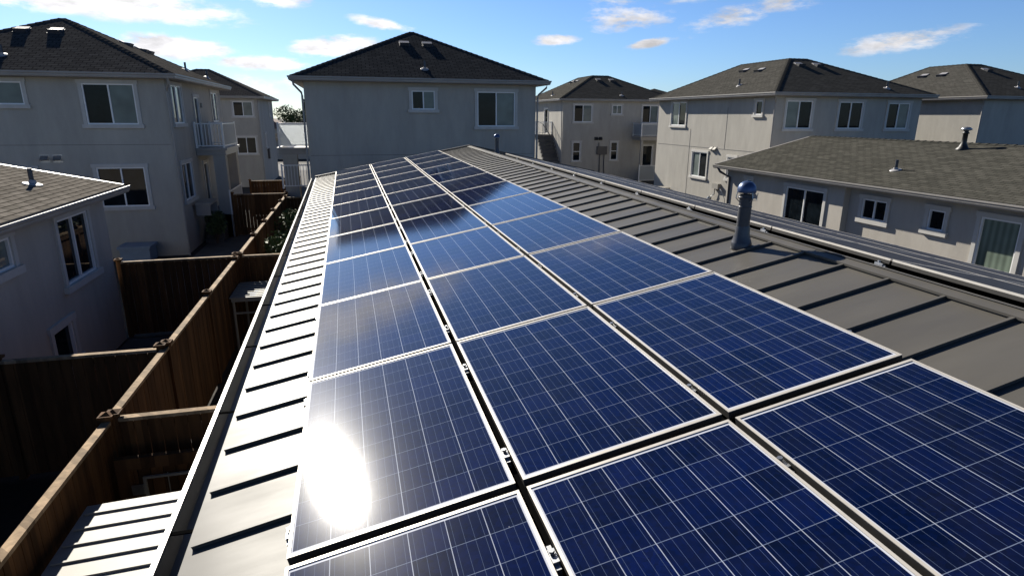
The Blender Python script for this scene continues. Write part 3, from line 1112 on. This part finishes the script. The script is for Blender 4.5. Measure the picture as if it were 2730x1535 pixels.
for c in range(3):
    for r in range(-1, 11):
        off = -.026 if r < 0 else 0.0
        y0, y1 = r*1.66+off, (r+1)*1.66+off
        dz = Vector((0, 0, rng.uniform(-.0015, .0015)))
        cl = []
        if c < 2:
            for yy in (-.52 + rng.uniform(-.05, .05), .45 + rng.uniform(-.05, .05)):
                cl.append((PW/2+.018, yy, 0))
        if c == 0:
            cl += [(-PW/2-.014, -.62, -.012), (-PW/2-.014, .60, -.012)]
        if c == 2:
            cl += [(PW/2+.014, -.48, -.004), (PW/2+.014, .55, -.004)]
        k = r+1
        if k == 0:
            lab = 'dark blue solar panel cut off by the photo bottom edge, %s' % COLN[c]
        elif k == 11:
            lab = 'blue solar panel at the far end of the %s' % COLN[c]
        elif k == 1 and c == 0:
            lab = 'solar panel washed out by the white glare of the sun'
        else:
            lab = 'blue solar panel, %s, %s whole one counted from the camera' % (COLN[c], ['first', 'second', 'third', 'fourth', 'fifth', 'sixth', 'seventh', 'eighth', 'ninth', 'tenth'][k-1])
        panel_at(RW(c, y0)+dz, RW(c+1, y0)+dz, RW(c+1, y1)+dz, RW(c, y1)+dz, cl, lab, 'solar panels on the near slope')
# far slope array: seen edge-on over the ridge
JY = [-3.05, -1.65, -.17, 1.22, 2.55, 3.90, 5.28, 6.56, 7.84, 9.15, 10.5, 11.9, 13.3]
HR2 = -.018
rown = ['row nearest the ridge', 'middle row', 'outermost row']
for c in range(3):
    for j in range(len(JY)-1):
        y0, y1 = JY[j], JY[j+1]
        d0 = .20+c*1.0
        inv = lambda yy: yy*1.0
        A0, B0 = RR(d0, (y0+y1)/2, HR2), RR(d0+1, (y0+y1)/2, HR2)
        def at(d, yw):
            # RR warps y: undo so the joint lands where measured
            yy = yw
            for _ in range(4):
                yy += yw-RR(d, yy, HR2).y
            return RR(d, yy, HR2)
        cl = [(-.505, -.74, -.028)] if c == 0 else []
        if c == 1:
            cl = [(-PW/2-.018, .5, 0)]
        panel_at(at(d0, y0), at(d0+1, y0), at(d0+1, y1), at(d0, y1),
                 cl, 'grey panel on the far slope, %s, %s from the right edge' % (rown[c], ['first', 'second', 'third', 'fourth', 'fifth', 'sixth', 'seventh', 'eighth', 'ninth', 'tenth', 'eleventh', 'twelfth'][j]),
                 'solar panels on the far slope beyond the ridge', PW=.985, FR=.010, lip=.015 if c == 0 else .002, pv='pv2', gd=.0012)
bpy.data.objects.remove(clampo)

# ================================================================ big houses
# left house ------------------------------------------------------------------
D = {'door': True}
hl, rl, Fl = big_house('hip_roof_house', 'grey two-storey house at the left with brown hip roof', -14.7, -5.84, 22.6, 32.3, 3.03, .40,
    (-10.4, -10.15, 27.1, 27.6), 5.24, 'sh_left',
    [('F', -8.42, -6.82, 1.32, 2.68, 'dl'), ('F', -11.75, -10.17, 1.96, 2.70, 'dl'), ('F', -8.42, -6.88, -1.56, -.16, 'dd'), ('F', -11.8, -10.3, -1.56, -.20, 'dl'),
     ('R', 23.2, 24.65, 1.34, 2.70, 'dl'), ('R', 29.95, 31.4, 1.34, 2.66, 'dl'), ('R', 23.25, 24.75, -1.50, -.12, 'dd'),
     ('R', 26.5, 27.35, .28, 2.36, 'd', {'door': True}), ('R', 26.8, 27.6, -2.5, -.35, 'd', {'door': True})],
    vents=[(0, -11.15, 25.75), (0, -10.05, 25.75), (1, -8.6, 28.6), (1, -8.3, 29.6), (1, -8.3, 30.4)], pipes=[(0, -10.9, 23.4), (1, -6.6, 29.4), (1, -6.1, 31.2)])
downspout(hl, [(-5.6, 22.15, 2.9), (-5.62, 22.25, 2.7), (-5.78, 22.5, 2.45), (-5.78, 22.52, GZ)])
for x in (-9.92, -9.53):
    wall_hood(hl, x, 22.6, .16, 0, -1, 'steel', .24)
wall_box(hl, 'wall_lamp', -5.84, -5.74, 27.6, 27.7, 1.95, 2.15, 'white')
sl, rail = balcony(hl, -5.83, -4.72, 25.9, 28.9, .33, {'F': 'bars', 'R': 'panel', 'B': 'bars'}, posts=[(-5.0, 26.15, .24, .2), (-4.95, 28.65, .2, .2)])
rail('R', -2.45, 'panel')
m = MB()
m.box(-5.83, -4.8, 25.95, 28.9, GZ, -2.45)
for k in range(4):
    m.box(-5.7, -5.0, 25.95-.28*(k+1), 25.95-.28*k-.002, GZ, -2.45-.22*(k+1))
m.build('porch_step', M_['concrete'], hl)
m = MB()
m.box(-5.72, -5.15, 24.0, 25.5, -1.78, -1.70)
for yy in (24.1, 25.4):
    m.box(-5.72, -5.2, yy-.03, yy+.03, -2.2, -1.782)
m.build('wall_shelf', M_['fascia'], hl)

# middle house -----------------------------------------------------------------
hm, rm, Fm = big_house('hip_roof_house', 'house straight ahead with a black pyramid roof, behind the panels', -1.27, 8.20, 23.9, 33.3, 3.12, .42,
    (3.36, 3.56, 28.55, 28.75), 5.42, 'sh_mid',
    [('F', 2.91, 3.86, 1.92, 2.66, 'dl'), ('F', 5.64, 7.28, 1.25, 2.66, 'dl'), ('L', 24.8, 26.0, .3, 2.3, 'd', {'door': True}), ('L', 24.9, 26.1, -2.4, -.4, 'd', {'door': True})],
    vents=[(0, 2.98, 27.05), (0, 4.0, 27.05)], pipes=[(0, 3.53, 24.35)])
hm.rotation_euler.z = 0
downspout(hm, [(-1.62, 23.42, 3.0), (-1.60, 23.5, 2.8), (-1.36, 23.83, 2.52), (-1.34, 23.84, 2.4), (-1.34, 23.84, GZ)])
downspout(hm, [(8.62, 23.6, 3.0), (8.60, 23.65, 2.85), (8.3, 23.85, 2.55), (8.27, 23.86, 2.4), (8.27, 23.86, GZ)])
slm, railm = balcony(hm, -2.62, -1.28, 26.0, 29.2, .33, {'F': 'panel', 'L': 'bars', 'B': 'bars'}, posts=[(-2.2, 26.25, .3, .22), (-2.35, 28.95, .2, .2)])
railm('F', -1.4, 'bars')

m = MB()
m.box(-1.2, 8.1, 23.897, 23.91, .10, .112)
m.build('wall_joint', M_['darkgrey'], hm)
m = MB()
m.box(-14.6, -5.9, 22.597, 22.61, .62, .632)
m.build('wall_joint', M_['darkgrey'], hl)
# house beyond, left -------------------------------------------------------------
hn, rn, Fn = big_house('hip_roof_house', 'farther grey house seen between the left house and the middle house', -15.0, -5.86, 46.0, 54.6, 2.93, .42,
    (-10.5, -9.6, 50.2, 50.5), 4.92, 'sh_left',
    [('F', -7.55, -6.25, 1.55, 2.55, 'dl'), ('F', -7.55, -6.25, -1.05, .12, 'dd'), ('R', 51.8, 52.6, 1.6, 2.6, 'd'), ('R', 48.0, 48.7, -.7, .3, 'd')],
    vents=[(0, -10.9, 48.6), (0, -9.7, 48.6)], pipes=[(0, -8.6, 46.6)])
downspout(hn, [(-5.75, 45.65, 2.8), (-5.88, 45.9, 2.5), (-5.88, 45.9, GZ)])
wall_box(hn, 'electric_meter', -5.86, -5.7, 48.6, 49.1, -1.6, -.8, 'darkgrey')

# centre-right house -------------------------------------------------------------
hc, rc, Fc = big_house('hip_roof_house', 'grey house with black meter boxes on its wall, right of centre', 16.8, 26.4, 45.0, 54.5, 3.03, .38,
    (20.95, 22.4, 49.4, 53.0), 5.07, 'sh_right',
    [('F', 17.74, 19.26, 1.26, 2.57, 'dl'), ('F', 21.02, 21.84, 1.88, 2.57, 'll'), ('F', 23.68, 25.1, 1.21, 2.57, 'dl'), ('F', 17.72, 18.36, -1.79, -.32, 'hdd'), ('F', 21.03, 21.62, -1.75, -.32, 'hdd'), ('F', 23.9, 24.8, -3.2, -.6, 'd', {'door': True}),
     ('L', 48.8, 49.8, .12, 2.30, 'd', {'door': True}), ('L', 49.1, 50.0, -2.9, -.6, 'd', {'door': True})],
    vents=[(0, 21.1, 48.4), (0, 22.3, 48.4), (3, 19.9, 50.7), (3, 19.9, 51.8)], pipes=[(0, 21.9, 45.3), (3, 17.2, 48.9)])
downspout(hc, [(16.55, 44.7, 2.85), (16.68, 44.94, 2.6), (16.76, 44.92, GZ)])
for x in (19.72, 20.09):
    wall_hood(hc, x, 45.0, -.05, 0, -1, 'black', .26)
wall_box(hc, 'electric_meter', 19.8, 20.67, 44.85, 45.0, -1.30, -.65, 'darkgrey')
m = MB()
m.tube([(20.07, 44.93, -1.3), (20.07, 44.93, GZ)], .04, 8)
m.tube([(20.45, 44.93, -1.3), (20.45, 44.93, -2.2), (20.53, 44.9, GZ)], .035, 8)
m.tube([(19.96, 44.93, -.65), (19.96, 44.93, -.35)], .035, 8)
m.build('conduit', M_['darkgrey'], hc)
slc, railc = balcony(hc, 15.32, 16.79, 47.6, 52.6, .23, {'F': 'bars', 'L': 'panel'}, posts=[(15.5, 47.8, .09, .09), (15.5, 52.4, .09, .09)])
slc2, railc2 = balcony(hc, 22.9, 25.6, 43.4, 44.98, .16, {'F': 'panel', 'L': 'panel'}, posts=[(23.06, 43.55, .09, .09)])
railc2('F', -3.4, 'panel', 1.3)
m = MB()
m.tube([(15.5, 47.6, 1.3), (15.7, 46.7, 1.05), (16.25, 45.3, -.3), (16.3, 45.0, -.8)], .03, 8)
m.tube([(15.7, 46.7, 1.05), (15.7, 46.7, 0)], .02, 8)
m.tube([(16.1, 45.6, 0), (16.1, 45.6, -1.0)], .02, 8)
m.build('handrail', M_['darkgrey'], hc)
m = MB()
for k in range(10):
    m.box(15.4, 16.7, 47.5-.27*(k+1), 47.5-.27*k-.004, .13-.28*(k+1), .18-.28*k-.02)
m.build('stair', M_['concrete'], hc)

# sunlit right house --------------------------------------------------------------
hd, rd, Fd = big_house('hip_roof_house', 'right-hand house with a sunlit side wall and three upstairs front windows', 20.3, 28.98, 24.0, 35.75, 2.86, .40,
    (24.0, 25.15, 28.2, 32.6), 4.80, 'sh_right',
    [('F', 20.9, 22.38, 1.17, 2.48, 'ld'), ('F', 23.96, 25.38, 1.17, 2.46, 'dd'), ('F', 26.93, 28.28, 1.17, 2.43, 'dl'),
     ('L', 32.25, 34.0, 1.18, 2.55, 'dl'), ('L', 25.0, 25.55, 1.82, 2.50, 'd'), ('L', 29.5, 31.1, -1.72, -.30, 'dl'), ('L', 26.7, 27.45, -1.55, -.40, 'l')],
    vents=[(0, 23.95, 27.25), (0, 25.1, 27.25), (3, 22.7, 28.9), (3, 22.9, 30.6)], pipes=[(0, 26.9, 24.25), (3, 20.9, 28.0)])
downspout(hd, [(20.0, 23.7, 2.75), (20.05, 23.72, 2.6), (20.22, 23.95, 2.4), (20.24, 23.95, GZ)])
for y in (28.75, 29.1):
    wall_hood(hd, 20.3, y, -.05, -1, 0, 'white', .24)
wall_box(hd, 'electric_meter', 20.12, 20.3, 27.9, 28.5, -2.2, -1.9, 'white')
m = MB()
m.tube([(20.2, 28.3, -2.2), (20.2, 28.3, -2.5), (20.15, 28.6, -2.7), (20.15, 28.6, GZ)], .035, 8)
m.tube([(20.2, 28.1, -2.0), (20.18, 27.6, -2.25), (20.18, 27.2, -2.7), (20.18, 27.2, GZ)], .02, 8)
m.lathe((20.1, 28.6, -2.9), [(.05, 0), (.12, .04), (.14, .12), (.12, .2), (.05, .24)], 12)
m.build('gas_meter', M_['steel'], hd)
wall_box(hd, 'air_conditioner', 19.75, 20.25, 33.4, 34.6, GZ, -2.72, 'white')
# thin control joints in the plaster of the side wall
m = MB()
m.box(20.290, 20.303, 24.1, 35.6, -.02, -.008)
m.box(20.290, 20.3035, 31.55, 31.562, GZ, 1.0)
m.box(20.290, 20.3035, 27.9, 27.912, -.0, 2.2)
m.build('wall_joint', M_['darkgrey'], hd)

# rightmost house ------------------------------------------------------------------
he, re_, Fe = big_house('hip_roof_house', 'rightmost two-storey house cut off by the photo right edge', 33.25, 42.2, 24.1, 34.0, 2.86, .38,
    (36.75, 37.9, 28.5, 31.0), 4.86, 'sh_right', [('F', 38.0, 39.5, 1.2, 2.5, 'dl'), ('L', 30.0, 31.4, 1.2, 2.5, 'dl')],
    vents=[(3, 35.5, 28.9), (3, 35.5, 30.2), (0, 37.2, 27.5)], pipes=[(0, 36.4, 24.9)])
downspout(he, [(32.95, 23.9, 2.75), (33.18, 24.05, 2.4), (33.18, 24.05, GZ)])

# ================================================================ small gabled houses
def gable_house(name, label, xe, sgn, y0, y1, ze, pitch, half, ov, roofm, wallm, wins, wall_pts, gutm):
    """eave line at x=xe, roof rising in direction sgn"""
    t = thing(name, label, 'house', (xe+sgn*half, (y0+y1)/2, GZ), 'low gabled houses on either side')
    xr = xe+sgn*half
    zr = ze+half*pitch
    m = MB()
    A, B = (xe, y0, ze), (xe, y1, ze)
    Rr0, Rr1 = (xr, y0, zr), (xr, y1, zr)
    if sgn < 0:
        slope_face(m, [A, B, Rr1, Rr0])
    else:
        slope_face(m, [B, A, Rr0, Rr1])
    xo = xe+2*sgn*half
    slope_face(m, [(xo, y0, ze), (xo, y1, ze), Rr1, Rr0])
    # deck thickness
    m.quad([A, B, (xe, y1, ze-.03), (xe, y0, ze-.03)])
    n1 = nrm_of([A, B, Rr1])
    n2 = nrm_of([(xo, y0, ze), (xo, y1, ze), Rr1])
    cap_strip(m, Rr0, Rr1, n1, n2, .15, .025)
    r = m.build('roof', M_[roofm], t)
    k = MB()
    for (x0, z0, x1, z1) in ((xe, ze, xr, zr), (xo, ze, xr, zr)):
        for yy in (y1, y0):
            a = Vector((x0, yy, z0))
            b = Vector((x1, yy, z1))
            d = .05 if yy == y1 else -.05
            k.quad([a, b, b+Vector((0, d, 0)), a+Vector((0, d, 0))])
            k.quad([a+Vector((0, d, .015)), b+Vector((0, d, .015)), b+Vector((0, d, -.17)), a+Vector((0, d, -.17))])
            k.quad([a+Vector((0, -d, .015)), b+Vector((0, -d, .015)), b+Vector((0, d, .015)), a+Vector((0, d, .015))])
            k.quad([a+Vector((0, 0, -.17)), b+Vector((0, 0, -.17)), b+Vector((0, d, -.17)), a+Vector((0, d, -.17))])
            k.build('rake_board', M_[gutm], t)
            k = MB()
    gm = MB()
    o = (-sgn, 0, 0)
    prof = [(0, -.03), (-.02, -.16), (.07, -.16), (.10, -.11), (.10, -.085), (.125, -.05), (.125, -.012), (.105, -.012), (.105, -.045), (.09, -.13), (.012, -.13), (.012, -.03)]
    line_sweep(gm, (xe, y0, ze), (xe, y1+.04, ze), o, prof)
    gm.build('gutter', M_[gutm], t)
    xw = xe+sgn*ov
    sm = MB()
    sm.quad([(xe, y0, ze-.165), (xe, y1, ze-.165), (xw+sgn*.3, y1, ze-.165), (xw+sgn*.3, y0, ze-.165)])
    sm.build('soffit', M_['soffit'], t)
    # walls: list of (x, ya, yb) strips along the eave side
    mb = MB()
    U = (0, 1)
    nr = (-sgn, 0)
    for (x, ya, yb) in wall_pts:
        hs = [(w[1]-ya, w[2]-ya, w[3], w[4]) for w in wins if ya <= w[1] < yb and w[0] == 'E']
        wall_grid(mb, (x, ya), U, GZ, ze-.12, yb-ya, hs, nr)
    for (w0, w1) in zip(wall_pts[:-1], wall_pts[1:]):
        mb.quad([(w0[0], w0[2], GZ), (w1[0], w0[2], GZ), (w1[0], w0[2], ze-.12), (w0[0], w0[2], ze-.12)])
    xf = wall_pts[-1][0]
    ye = wall_pts[-1][2]
    xb = xo-sgn*ov
    zz = lambda x: ze+abs(x-xe)*pitch-.03 if abs(x-xe) < half else zr-(abs(x-xe)-half)*pitch-.03
    mb.quad([(xf, ye, GZ), (xb, ye, GZ), (xb, ye, zz(xb)), (xr, ye, zr-.03), (xf, ye, zz(xf))])
    yn = wall_pts[0][1]
    mb.quad([(xf, yn, GZ), (xb, yn, GZ), (xb, yn, zz(xb)), (xr, yn, zr-.03), (xf, yn, zz(xf))])
    mb.build('wall', M_[wallm], t)
    for w in wins:
        xx = [p for p in wall_pts if p[1] <= w[1] < p[2]][0][0]
        make_window(t, (xx, 0), U, nr, w[1], w[2], w[3], w[4], w[5], **(w[6] if len(w) > 6 else {}))
    F = [A, B, Rr1]
    return t, r, F
ht, rt, Ft = gable_house('gabled_house', 'low house at the left edge with a tan shingle roof', -4.69, -1, -1.0, 13.5, .125, .21, 4.3, .37, 'sh_tan', 'stucco2',
    [('E', 10.80, 12.20, -1.50, -.24, 'dd'), ('E', 8.0, 9.15, -.72, -.22, 'dl'), ('E', 9.85, 10.65, -2.85, -2.14, 'd')],
    [(-5.06, -.8, 13.2)], 'fascia')
stack_pipe(rt, Ft, -5.70, 11.75, .32, .042)
hs, rs, Fs = gable_house('gabled_house', 'low beige house at the right with a long olive shingle roof', 15.32, 1, 2.0, 20.9, -.22, .245, 4.6, .42, 'sh_small', 'stucco2',
    [('E', 14.82, 16.7, -2.6, -.70, 'dd', {'door': True}), ('E', 12.50, 13.42, -1.34, -.72, 'dd'), ('E', 10.60, 11.10, -1.28, -.72, 'd'),
     ('E', 8.62, 9.62, -2.6, -.70, 'c', {'door': True}), ('E', 18.75, 19.1, -1.1, -.66, 'd'), ('E', 4.5, 6.2, -1.4, -.75, 'dd')],
    [(15.84, 2.3, 13.98), (15.62, 13.98, 20.4)], 'fascia')
stack_pipe(rs, Fs, 16.75, 13.3, .32, .045)
p, n = on_slope(Fs, 19.3, 13.35)
m = MB()
m.lathe(p+Vector((0, 0, -.03)), [(.20, 0), (.20, .03), (.13, .10), (.075, .22), (.07, .50), (.10, .51), (.10, .54), (.07, .55), (.07, .60)], 18)
vp = m.build('vent_pipe', M_['black'], rs, smooth=True)
m = MB()
m.lathe(p+Vector((0, 0, .57)), [(.10, 0), (.15, .02), (.15, .06), (.10, .10), (.001, .12)], 18)
m.build('pipe_cap', M_['steel'], rs, smooth=True)
downspout(hs, [(15.25, 20.6, -.34), (15.30, 20.5, -.5), (15.60, 20.2, -.72), (15.62, 20.2, GZ)], 'darkgrey', .05)

# ================================================================ fences and yard things
ZT = -1.60
def fence(label, pts, post_every=2.35, near=False, posts=None, ztop=ZT):
    """pts: two ground points"""
    (ax, ay), (bx, by) = pts
    L = math.hypot(bx-ax, by-ay)
    ux, uy = (bx-ax)/L, (by-ay)/L
    t = thing('wooden_fence', label, 'fence', (ax, ay, GZ), 'brown wooden yard fences')
    T = lambda a, b, c: (ax+ux*a-uy*b, ay+uy*a+ux*b, c)
    n = max(1, round(L/post_every))
    ps = posts or [L*k/n for k in range(n+1)]
    rg = random.Random(int(L*100))
    for a, b in zip(ps[:-1], ps[1:]):
        m = MB()
        u = a+.05
        while u < b-.06:
            w = min(.14, b-.05-u)
            z = ztop-.06
            d = rg.uniform(-.003, .003)
            m.box(u, u+w-.009, -.012+d, .008+d, GZ+.05, z, T=T)
            u += w
        m.build('fence_boards', M_['wood'], t)
        q = MB()
        q.box(a+.05, b-.05, -.045, .045, ztop-.055, ztop-.015, T=T)
        q.build('top_rail', M_['woodtop'], t)
        for (za, zb) in ((ztop-.18, ztop-.09), (GZ+.25, GZ+.34)):
            q = MB()
            q.box(a+.05, b-.05, .012, .05, za, zb, T=T)
            q.build('fence_rail', M_['wood'], t)
    for u in ps:
        m = MB()
        m.box(u-.046, u+.046, -.046, .046, GZ, ztop+.02, T=T)
        pz = ztop+.02
        m.box(u-.075, u+.075, -.075, .075, pz, pz+.035, T=T)
        i = len(m.v)
        m.v += [T(u-.06, -.06, pz+.035), T(u+.06, -.06, pz+.035), T(u+.06, .06, pz+.035), T(u-.06, .06, pz+.035), T(u, 0, pz+.07)]
        for k in range(4):
            m.f.append((i+k, i+(k+1) % 4, i+4))
            m.uv.append([(0, 0)]*3)
            m.mi.append(0)
        m.build('fence_post', M_['wood'], t)
    return t
FX = -2.45
fence('long brown fence running away beside the gutter from the bottom left', [(FX, -2.3), (FX, 33.0)], posts=[0, 2.3, 4.75, 7.2, 9.55, 12.3, 15.3, 18.3, 20.7, 23.1, 25.5, 27.9, 30.3, 32.7, 35.3])
fence('cross fence reaching the left edge in front of the tan-roofed house', [(-5.0, 7.15), (FX-.05, 7.15)], posts=[0, .45, 2.5])
fence('dark cross fence in front of the left two-storey house wall', [(-5.0, 13.32), (FX-.05, 13.4)])
fence('cross fence behind the white slatted table', [(FX+.05, 13.4), (-.2, 13.4)])
fence('short cross fence above the wooden gate, nearest the camera', [(FX+.05, 4.95), (-.3, 4.95)])
fence('far red-brown cross fence between the balconies, lower of two', [(-4.7, 26.1), (FX-.05, 26.1)])
fence('farthest red-brown cross fence, upper of two', [(-4.8, 31.8), (FX-.05, 31.8)])
fence('red-brown cross fence beside the middle house porch', [(FX+.05, 24.6), (-1.35, 24.6)])
# gate
t = thing('wooden_gate', 'wooden gate with a pale steel frame under the nearest cross fence', 'gate', (-1.4, 4.7, GZ))
m = MB()
for k in range(16):
    m.box(-2.30+.13*k, -2.30+.13*k+.122, 4.70, 4.72, GZ+.1, -2.05)
m.build('gate_boards', M_['wood'], t)
m = MB()
m.box(-2.36, -.2, 4.62, 4.70, -2.12, -1.98)
m.box(-2.36, -2.22, 4.62, 4.70, GZ, -2.122)
m.build('gate_rail', M_['wood'], t)
m = MB()
m.box(-2.10, -.25, 4.60, 4.63, -2.24, -2.215)
m.box(-2.10, -2.07, 4.60, 4.63, GZ+.1, -2.24)
for k in range(1, 8):
    m.box(-2.1+.22*k, -2.1+.22*k+.010, 4.692, 4.699, -3.0, -2.24)
m.build('gate_frame', M_['white'], t)
m = MB()
m.box(-2.22, -2.10, 4.585, 4.605, -2.42, -2.30)
m.build('gate_latch', M_['steel'], t)

def ribbed_cover(name, label, cat, x0, x1, y0, y1, zt, step, axis, slope, legs):
    t = thing(name, label, cat, ((x0+x1)/2, (y0+y1)/2, GZ))
    T = lambda a, b, c: (a, b, c+(a-x0)*slope)
    m = MB()
    m.box(x0, x1, y0, y1, zt-.02, zt, T=T)
    k = y0+step*.5
    while k < y1:
        m.box(x0+.03, x1, k-.012, k+.012, zt, zt+.018, T=T)
        k += step
    m.build('ribbed_top', M_['white'], t)
    m = MB()
    m.box(x0+.03, x1, y0+.01, y0+.06, zt-.10, zt-.022, T=T)
    m.box(x0+.03, x1, y1-.06, y1-.01, zt-.10, zt-.022, T=T)
    m.box(x0+.02, x0+.07, y0+.06, y1-.06, zt-.10, zt-.022, T=T)
    m.build('edge_beam', M_['white'], t)
    for (lx, ly) in legs:
        m = MB()
        m.tube([(lx, ly, zt-.02), (lx, ly, GZ)], .03, 8)
        m.build('leg', M_['white'], t)
    return t
tb = ribbed_cover('patio_table', 'white slatted table on thin legs in the narrow yard behind the gutter', 'table', -2.42, -.35, 11.7, 13.05, -2.2, .16, 'x', 0, [(-2.36, 11.78), (-2.3, 12.95), (-1.45, 11.78), (-.5, 11.78)])
m = MB()
m.box(-2.36, -.5, 11.76, 11.80, -2.60, -2.56)
m.build('cross_rail', M_['white'], tb)
ribbed_cover('patio_awning', 'pale ribbed metal awning at the bottom left, below the gutter', 'awning', -2.33, -.2, -2.2, 3.82, -2.0, .23, 'x', .04, [(-2.2, 3.7), (-2.2, .5)])
# pale blue box
t = thing('storage_box', 'pale blue storage box against the left house wall', 'box', (-7.3, 22.1, GZ))
m = MB()
m.box(-7.8, -6.85, 21.6, 22.4, GZ, -2.95)
m.build('body', M_['bluebox'], t)
m = MB()
m.box(-7.86, -6.79, 21.55, 22.45, -2.948, -2.86)
m.build('lid', M_['bluebox'], t)

# small things in the neighbour's yard
def leaves(m, rg, c, rad, n, s, flat=1.0):
    for _ in range(n):
        while True:
            p = Vector((rg.uniform(-1, 1), rg.uniform(-1, 1), rg.uniform(-1, 1)))
            if p.length < 1:
                break
        p = p.normalized()*(p.length**.5)
        q = Vector(c)+Vector((p.x*rad[0], p.y*rad[1], p.z*rad[2]))
        a = Vector((rg.uniform(-1, 1), rg.uniform(-1, 1), rg.uniform(-.6, .6))).normalized()
        b = a.orthogonal().normalized()
        b = (Matrix.Rotation(rg.uniform(0, 6.28), 3, a) @ b)
        w = s*rg.uniform(.6, 1.2)
        m.quad([q-a*w, q-b*w*.45, q+a*w, q+b*w*.45], None, 0)
def shrub(label, x, y, h, r, seed):
    rg = random.Random(seed)
    t = thing('shrub', label, 'shrub', (x, y, GZ), 'shrubs in the narrow yard')
    m = MB()
    for k in range(7):
        an = rg.uniform(0, 6.28)
        m.tube([(x, y, GZ), (x+math.cos(an)*r*.35, y+math.sin(an)*r*.35, GZ+h*.5), (x+math.cos(an)*r*.8, y+math.sin(an)*r*.8, GZ+h*.9)], [.03, .02, .006], 6)
    m.build('stem', M_['bark'], t)
    m = MB()
    for k in range(9):
        c = (x+rg.uniform(-r, r)*.6, y+rg.uniform(-r, r)*.6, GZ+h*rg.uniform(.45, .95))
        leaves(m, rg, c, (r*.5, r*.5, h*.22), 130, .07)
    m.build('foliage', M_['leaf'], t)
shrub('leafy shrub behind the cross fence, nearer of the two by the gutter', -1.7, 16.4, 1.6, .65, 1)
shrub('leafy shrub by the middle house column, farther of the two by the gutter', -1.75, 20.6, 1.75, .7, 2)
shrub('small bush beneath the shelf on the left house side wall', -5.2, 24.6, 1.2, .45, 3)

# ================================================================ far background in the gap
def far_house(label, x0, x1, y0, y1, ze, zt, wallm, roofm):
    t = thing('distant_house', label, 'house', ((x0+x1)/2, (y0+y1)/2, GZ), 'distant houses in the gap')
    m = MB()
    m.box(x0, x1, y0, y1, GZ, ze)
    m.build('wall', M_[wallm], t)
    m = MB()
    xm, o = (x0+x1)/2, .4
    A, B, C, Dd = (x0-o, y0-o, ze), (x1+o, y0-o, ze), (x1+o, y1+o, ze), (x0-o, y1+o, ze)
    h = (x1-x0)/2
    a, b = (xm, min(y0+h, (y0+y1)/2-.1), zt), (xm, max(y1-h, (y0+y1)/2+.1), zt)
    slope_face(m, [A, B, a])
    slope_face(m, [B, C, b, a])
    slope_face(m, [C, Dd, b])
    slope_face(m, [Dd, A, a, b])
    m.build('roof', M_[roofm], t)
far_house('distant low house with a tan roof just above the white balcony panel', -9.5, -2.0, 76, 86, -1.2, .6, 'stucco', 'sh_tan')
far_house('distant red-roofed house at the left of the gap', -14, -8.6, 90, 99, -.2, 1.6, 'stucco', 'ceramic')
far_house('distant dark-roofed house at the right of the gap', -7.6, .5, 98, 108, .2, 2.3, 'stucco', 'sh_mid')
far_house('grey roof peeping between the grey house and the sunlit house', 34.5, 45.5, 70, 80, 3.2, 5.3, 'stucco', 'sh_right')
def tree(label, x, y, h, r, seed, m_='leafdark', s=.35):
    rg = random.Random(seed)
    t = thing('tree', label, 'tree', (x, y, GZ), 'distant trees')
    m = MB()
    m.tube([(x, y, GZ), (x+.1, y, GZ+h*.4), (x-.05, y+.1, GZ+h*.75)], [.28, .2, .08], 8)
    for k in range(5):
        an = rg.uniform(0, 6.28)
        m.tube([(x, y, GZ+h*.35), (x+math.cos(an)*r*.6, y+math.sin(an)*r*.6, GZ+h*.75)], [.12, .04], 6)
    m.build('trunk', M_['bark'], t)
    m = MB()
    for k in range(14):
        c = (x+rg.uniform(-r, r)*.75, y+rg.uniform(-r, r)*.75, GZ+h*rg.uniform(.5, .92))
        leaves(m, rg, c, (r*.45, r*.45, h*.15), 170, s)
    m.build('crown', M_[m_], t)
tree('round green tree on the horizon at the left of the gap', -9.6, 118, 6.9, 3.0, 11, 'leaf', .22)
tree('broad green tree on the horizon in the middle of the gap', -5.2, 122, 6.7, 3.0, 12, 'leaf', .22)
tree('green tree on the horizon against the middle house wall', -.6, 116, 6.5, 3.0, 13, 'leaf', .22)
tree('tall thin tree rising above the horizon in the gap', -7.6, 128, 8.6, .9, 14, 'leafdark', .18)
tree('dark tree low on the horizon behind the left-hand roof edge', -15, 112, 6.6, 3.6, 15)

SC.render.engine = 'CYCLES'
SC.cycles.use_denoising = True
SC.cycles.max_bounces = 6
SC.cycles.sample_clamp_indirect = 6
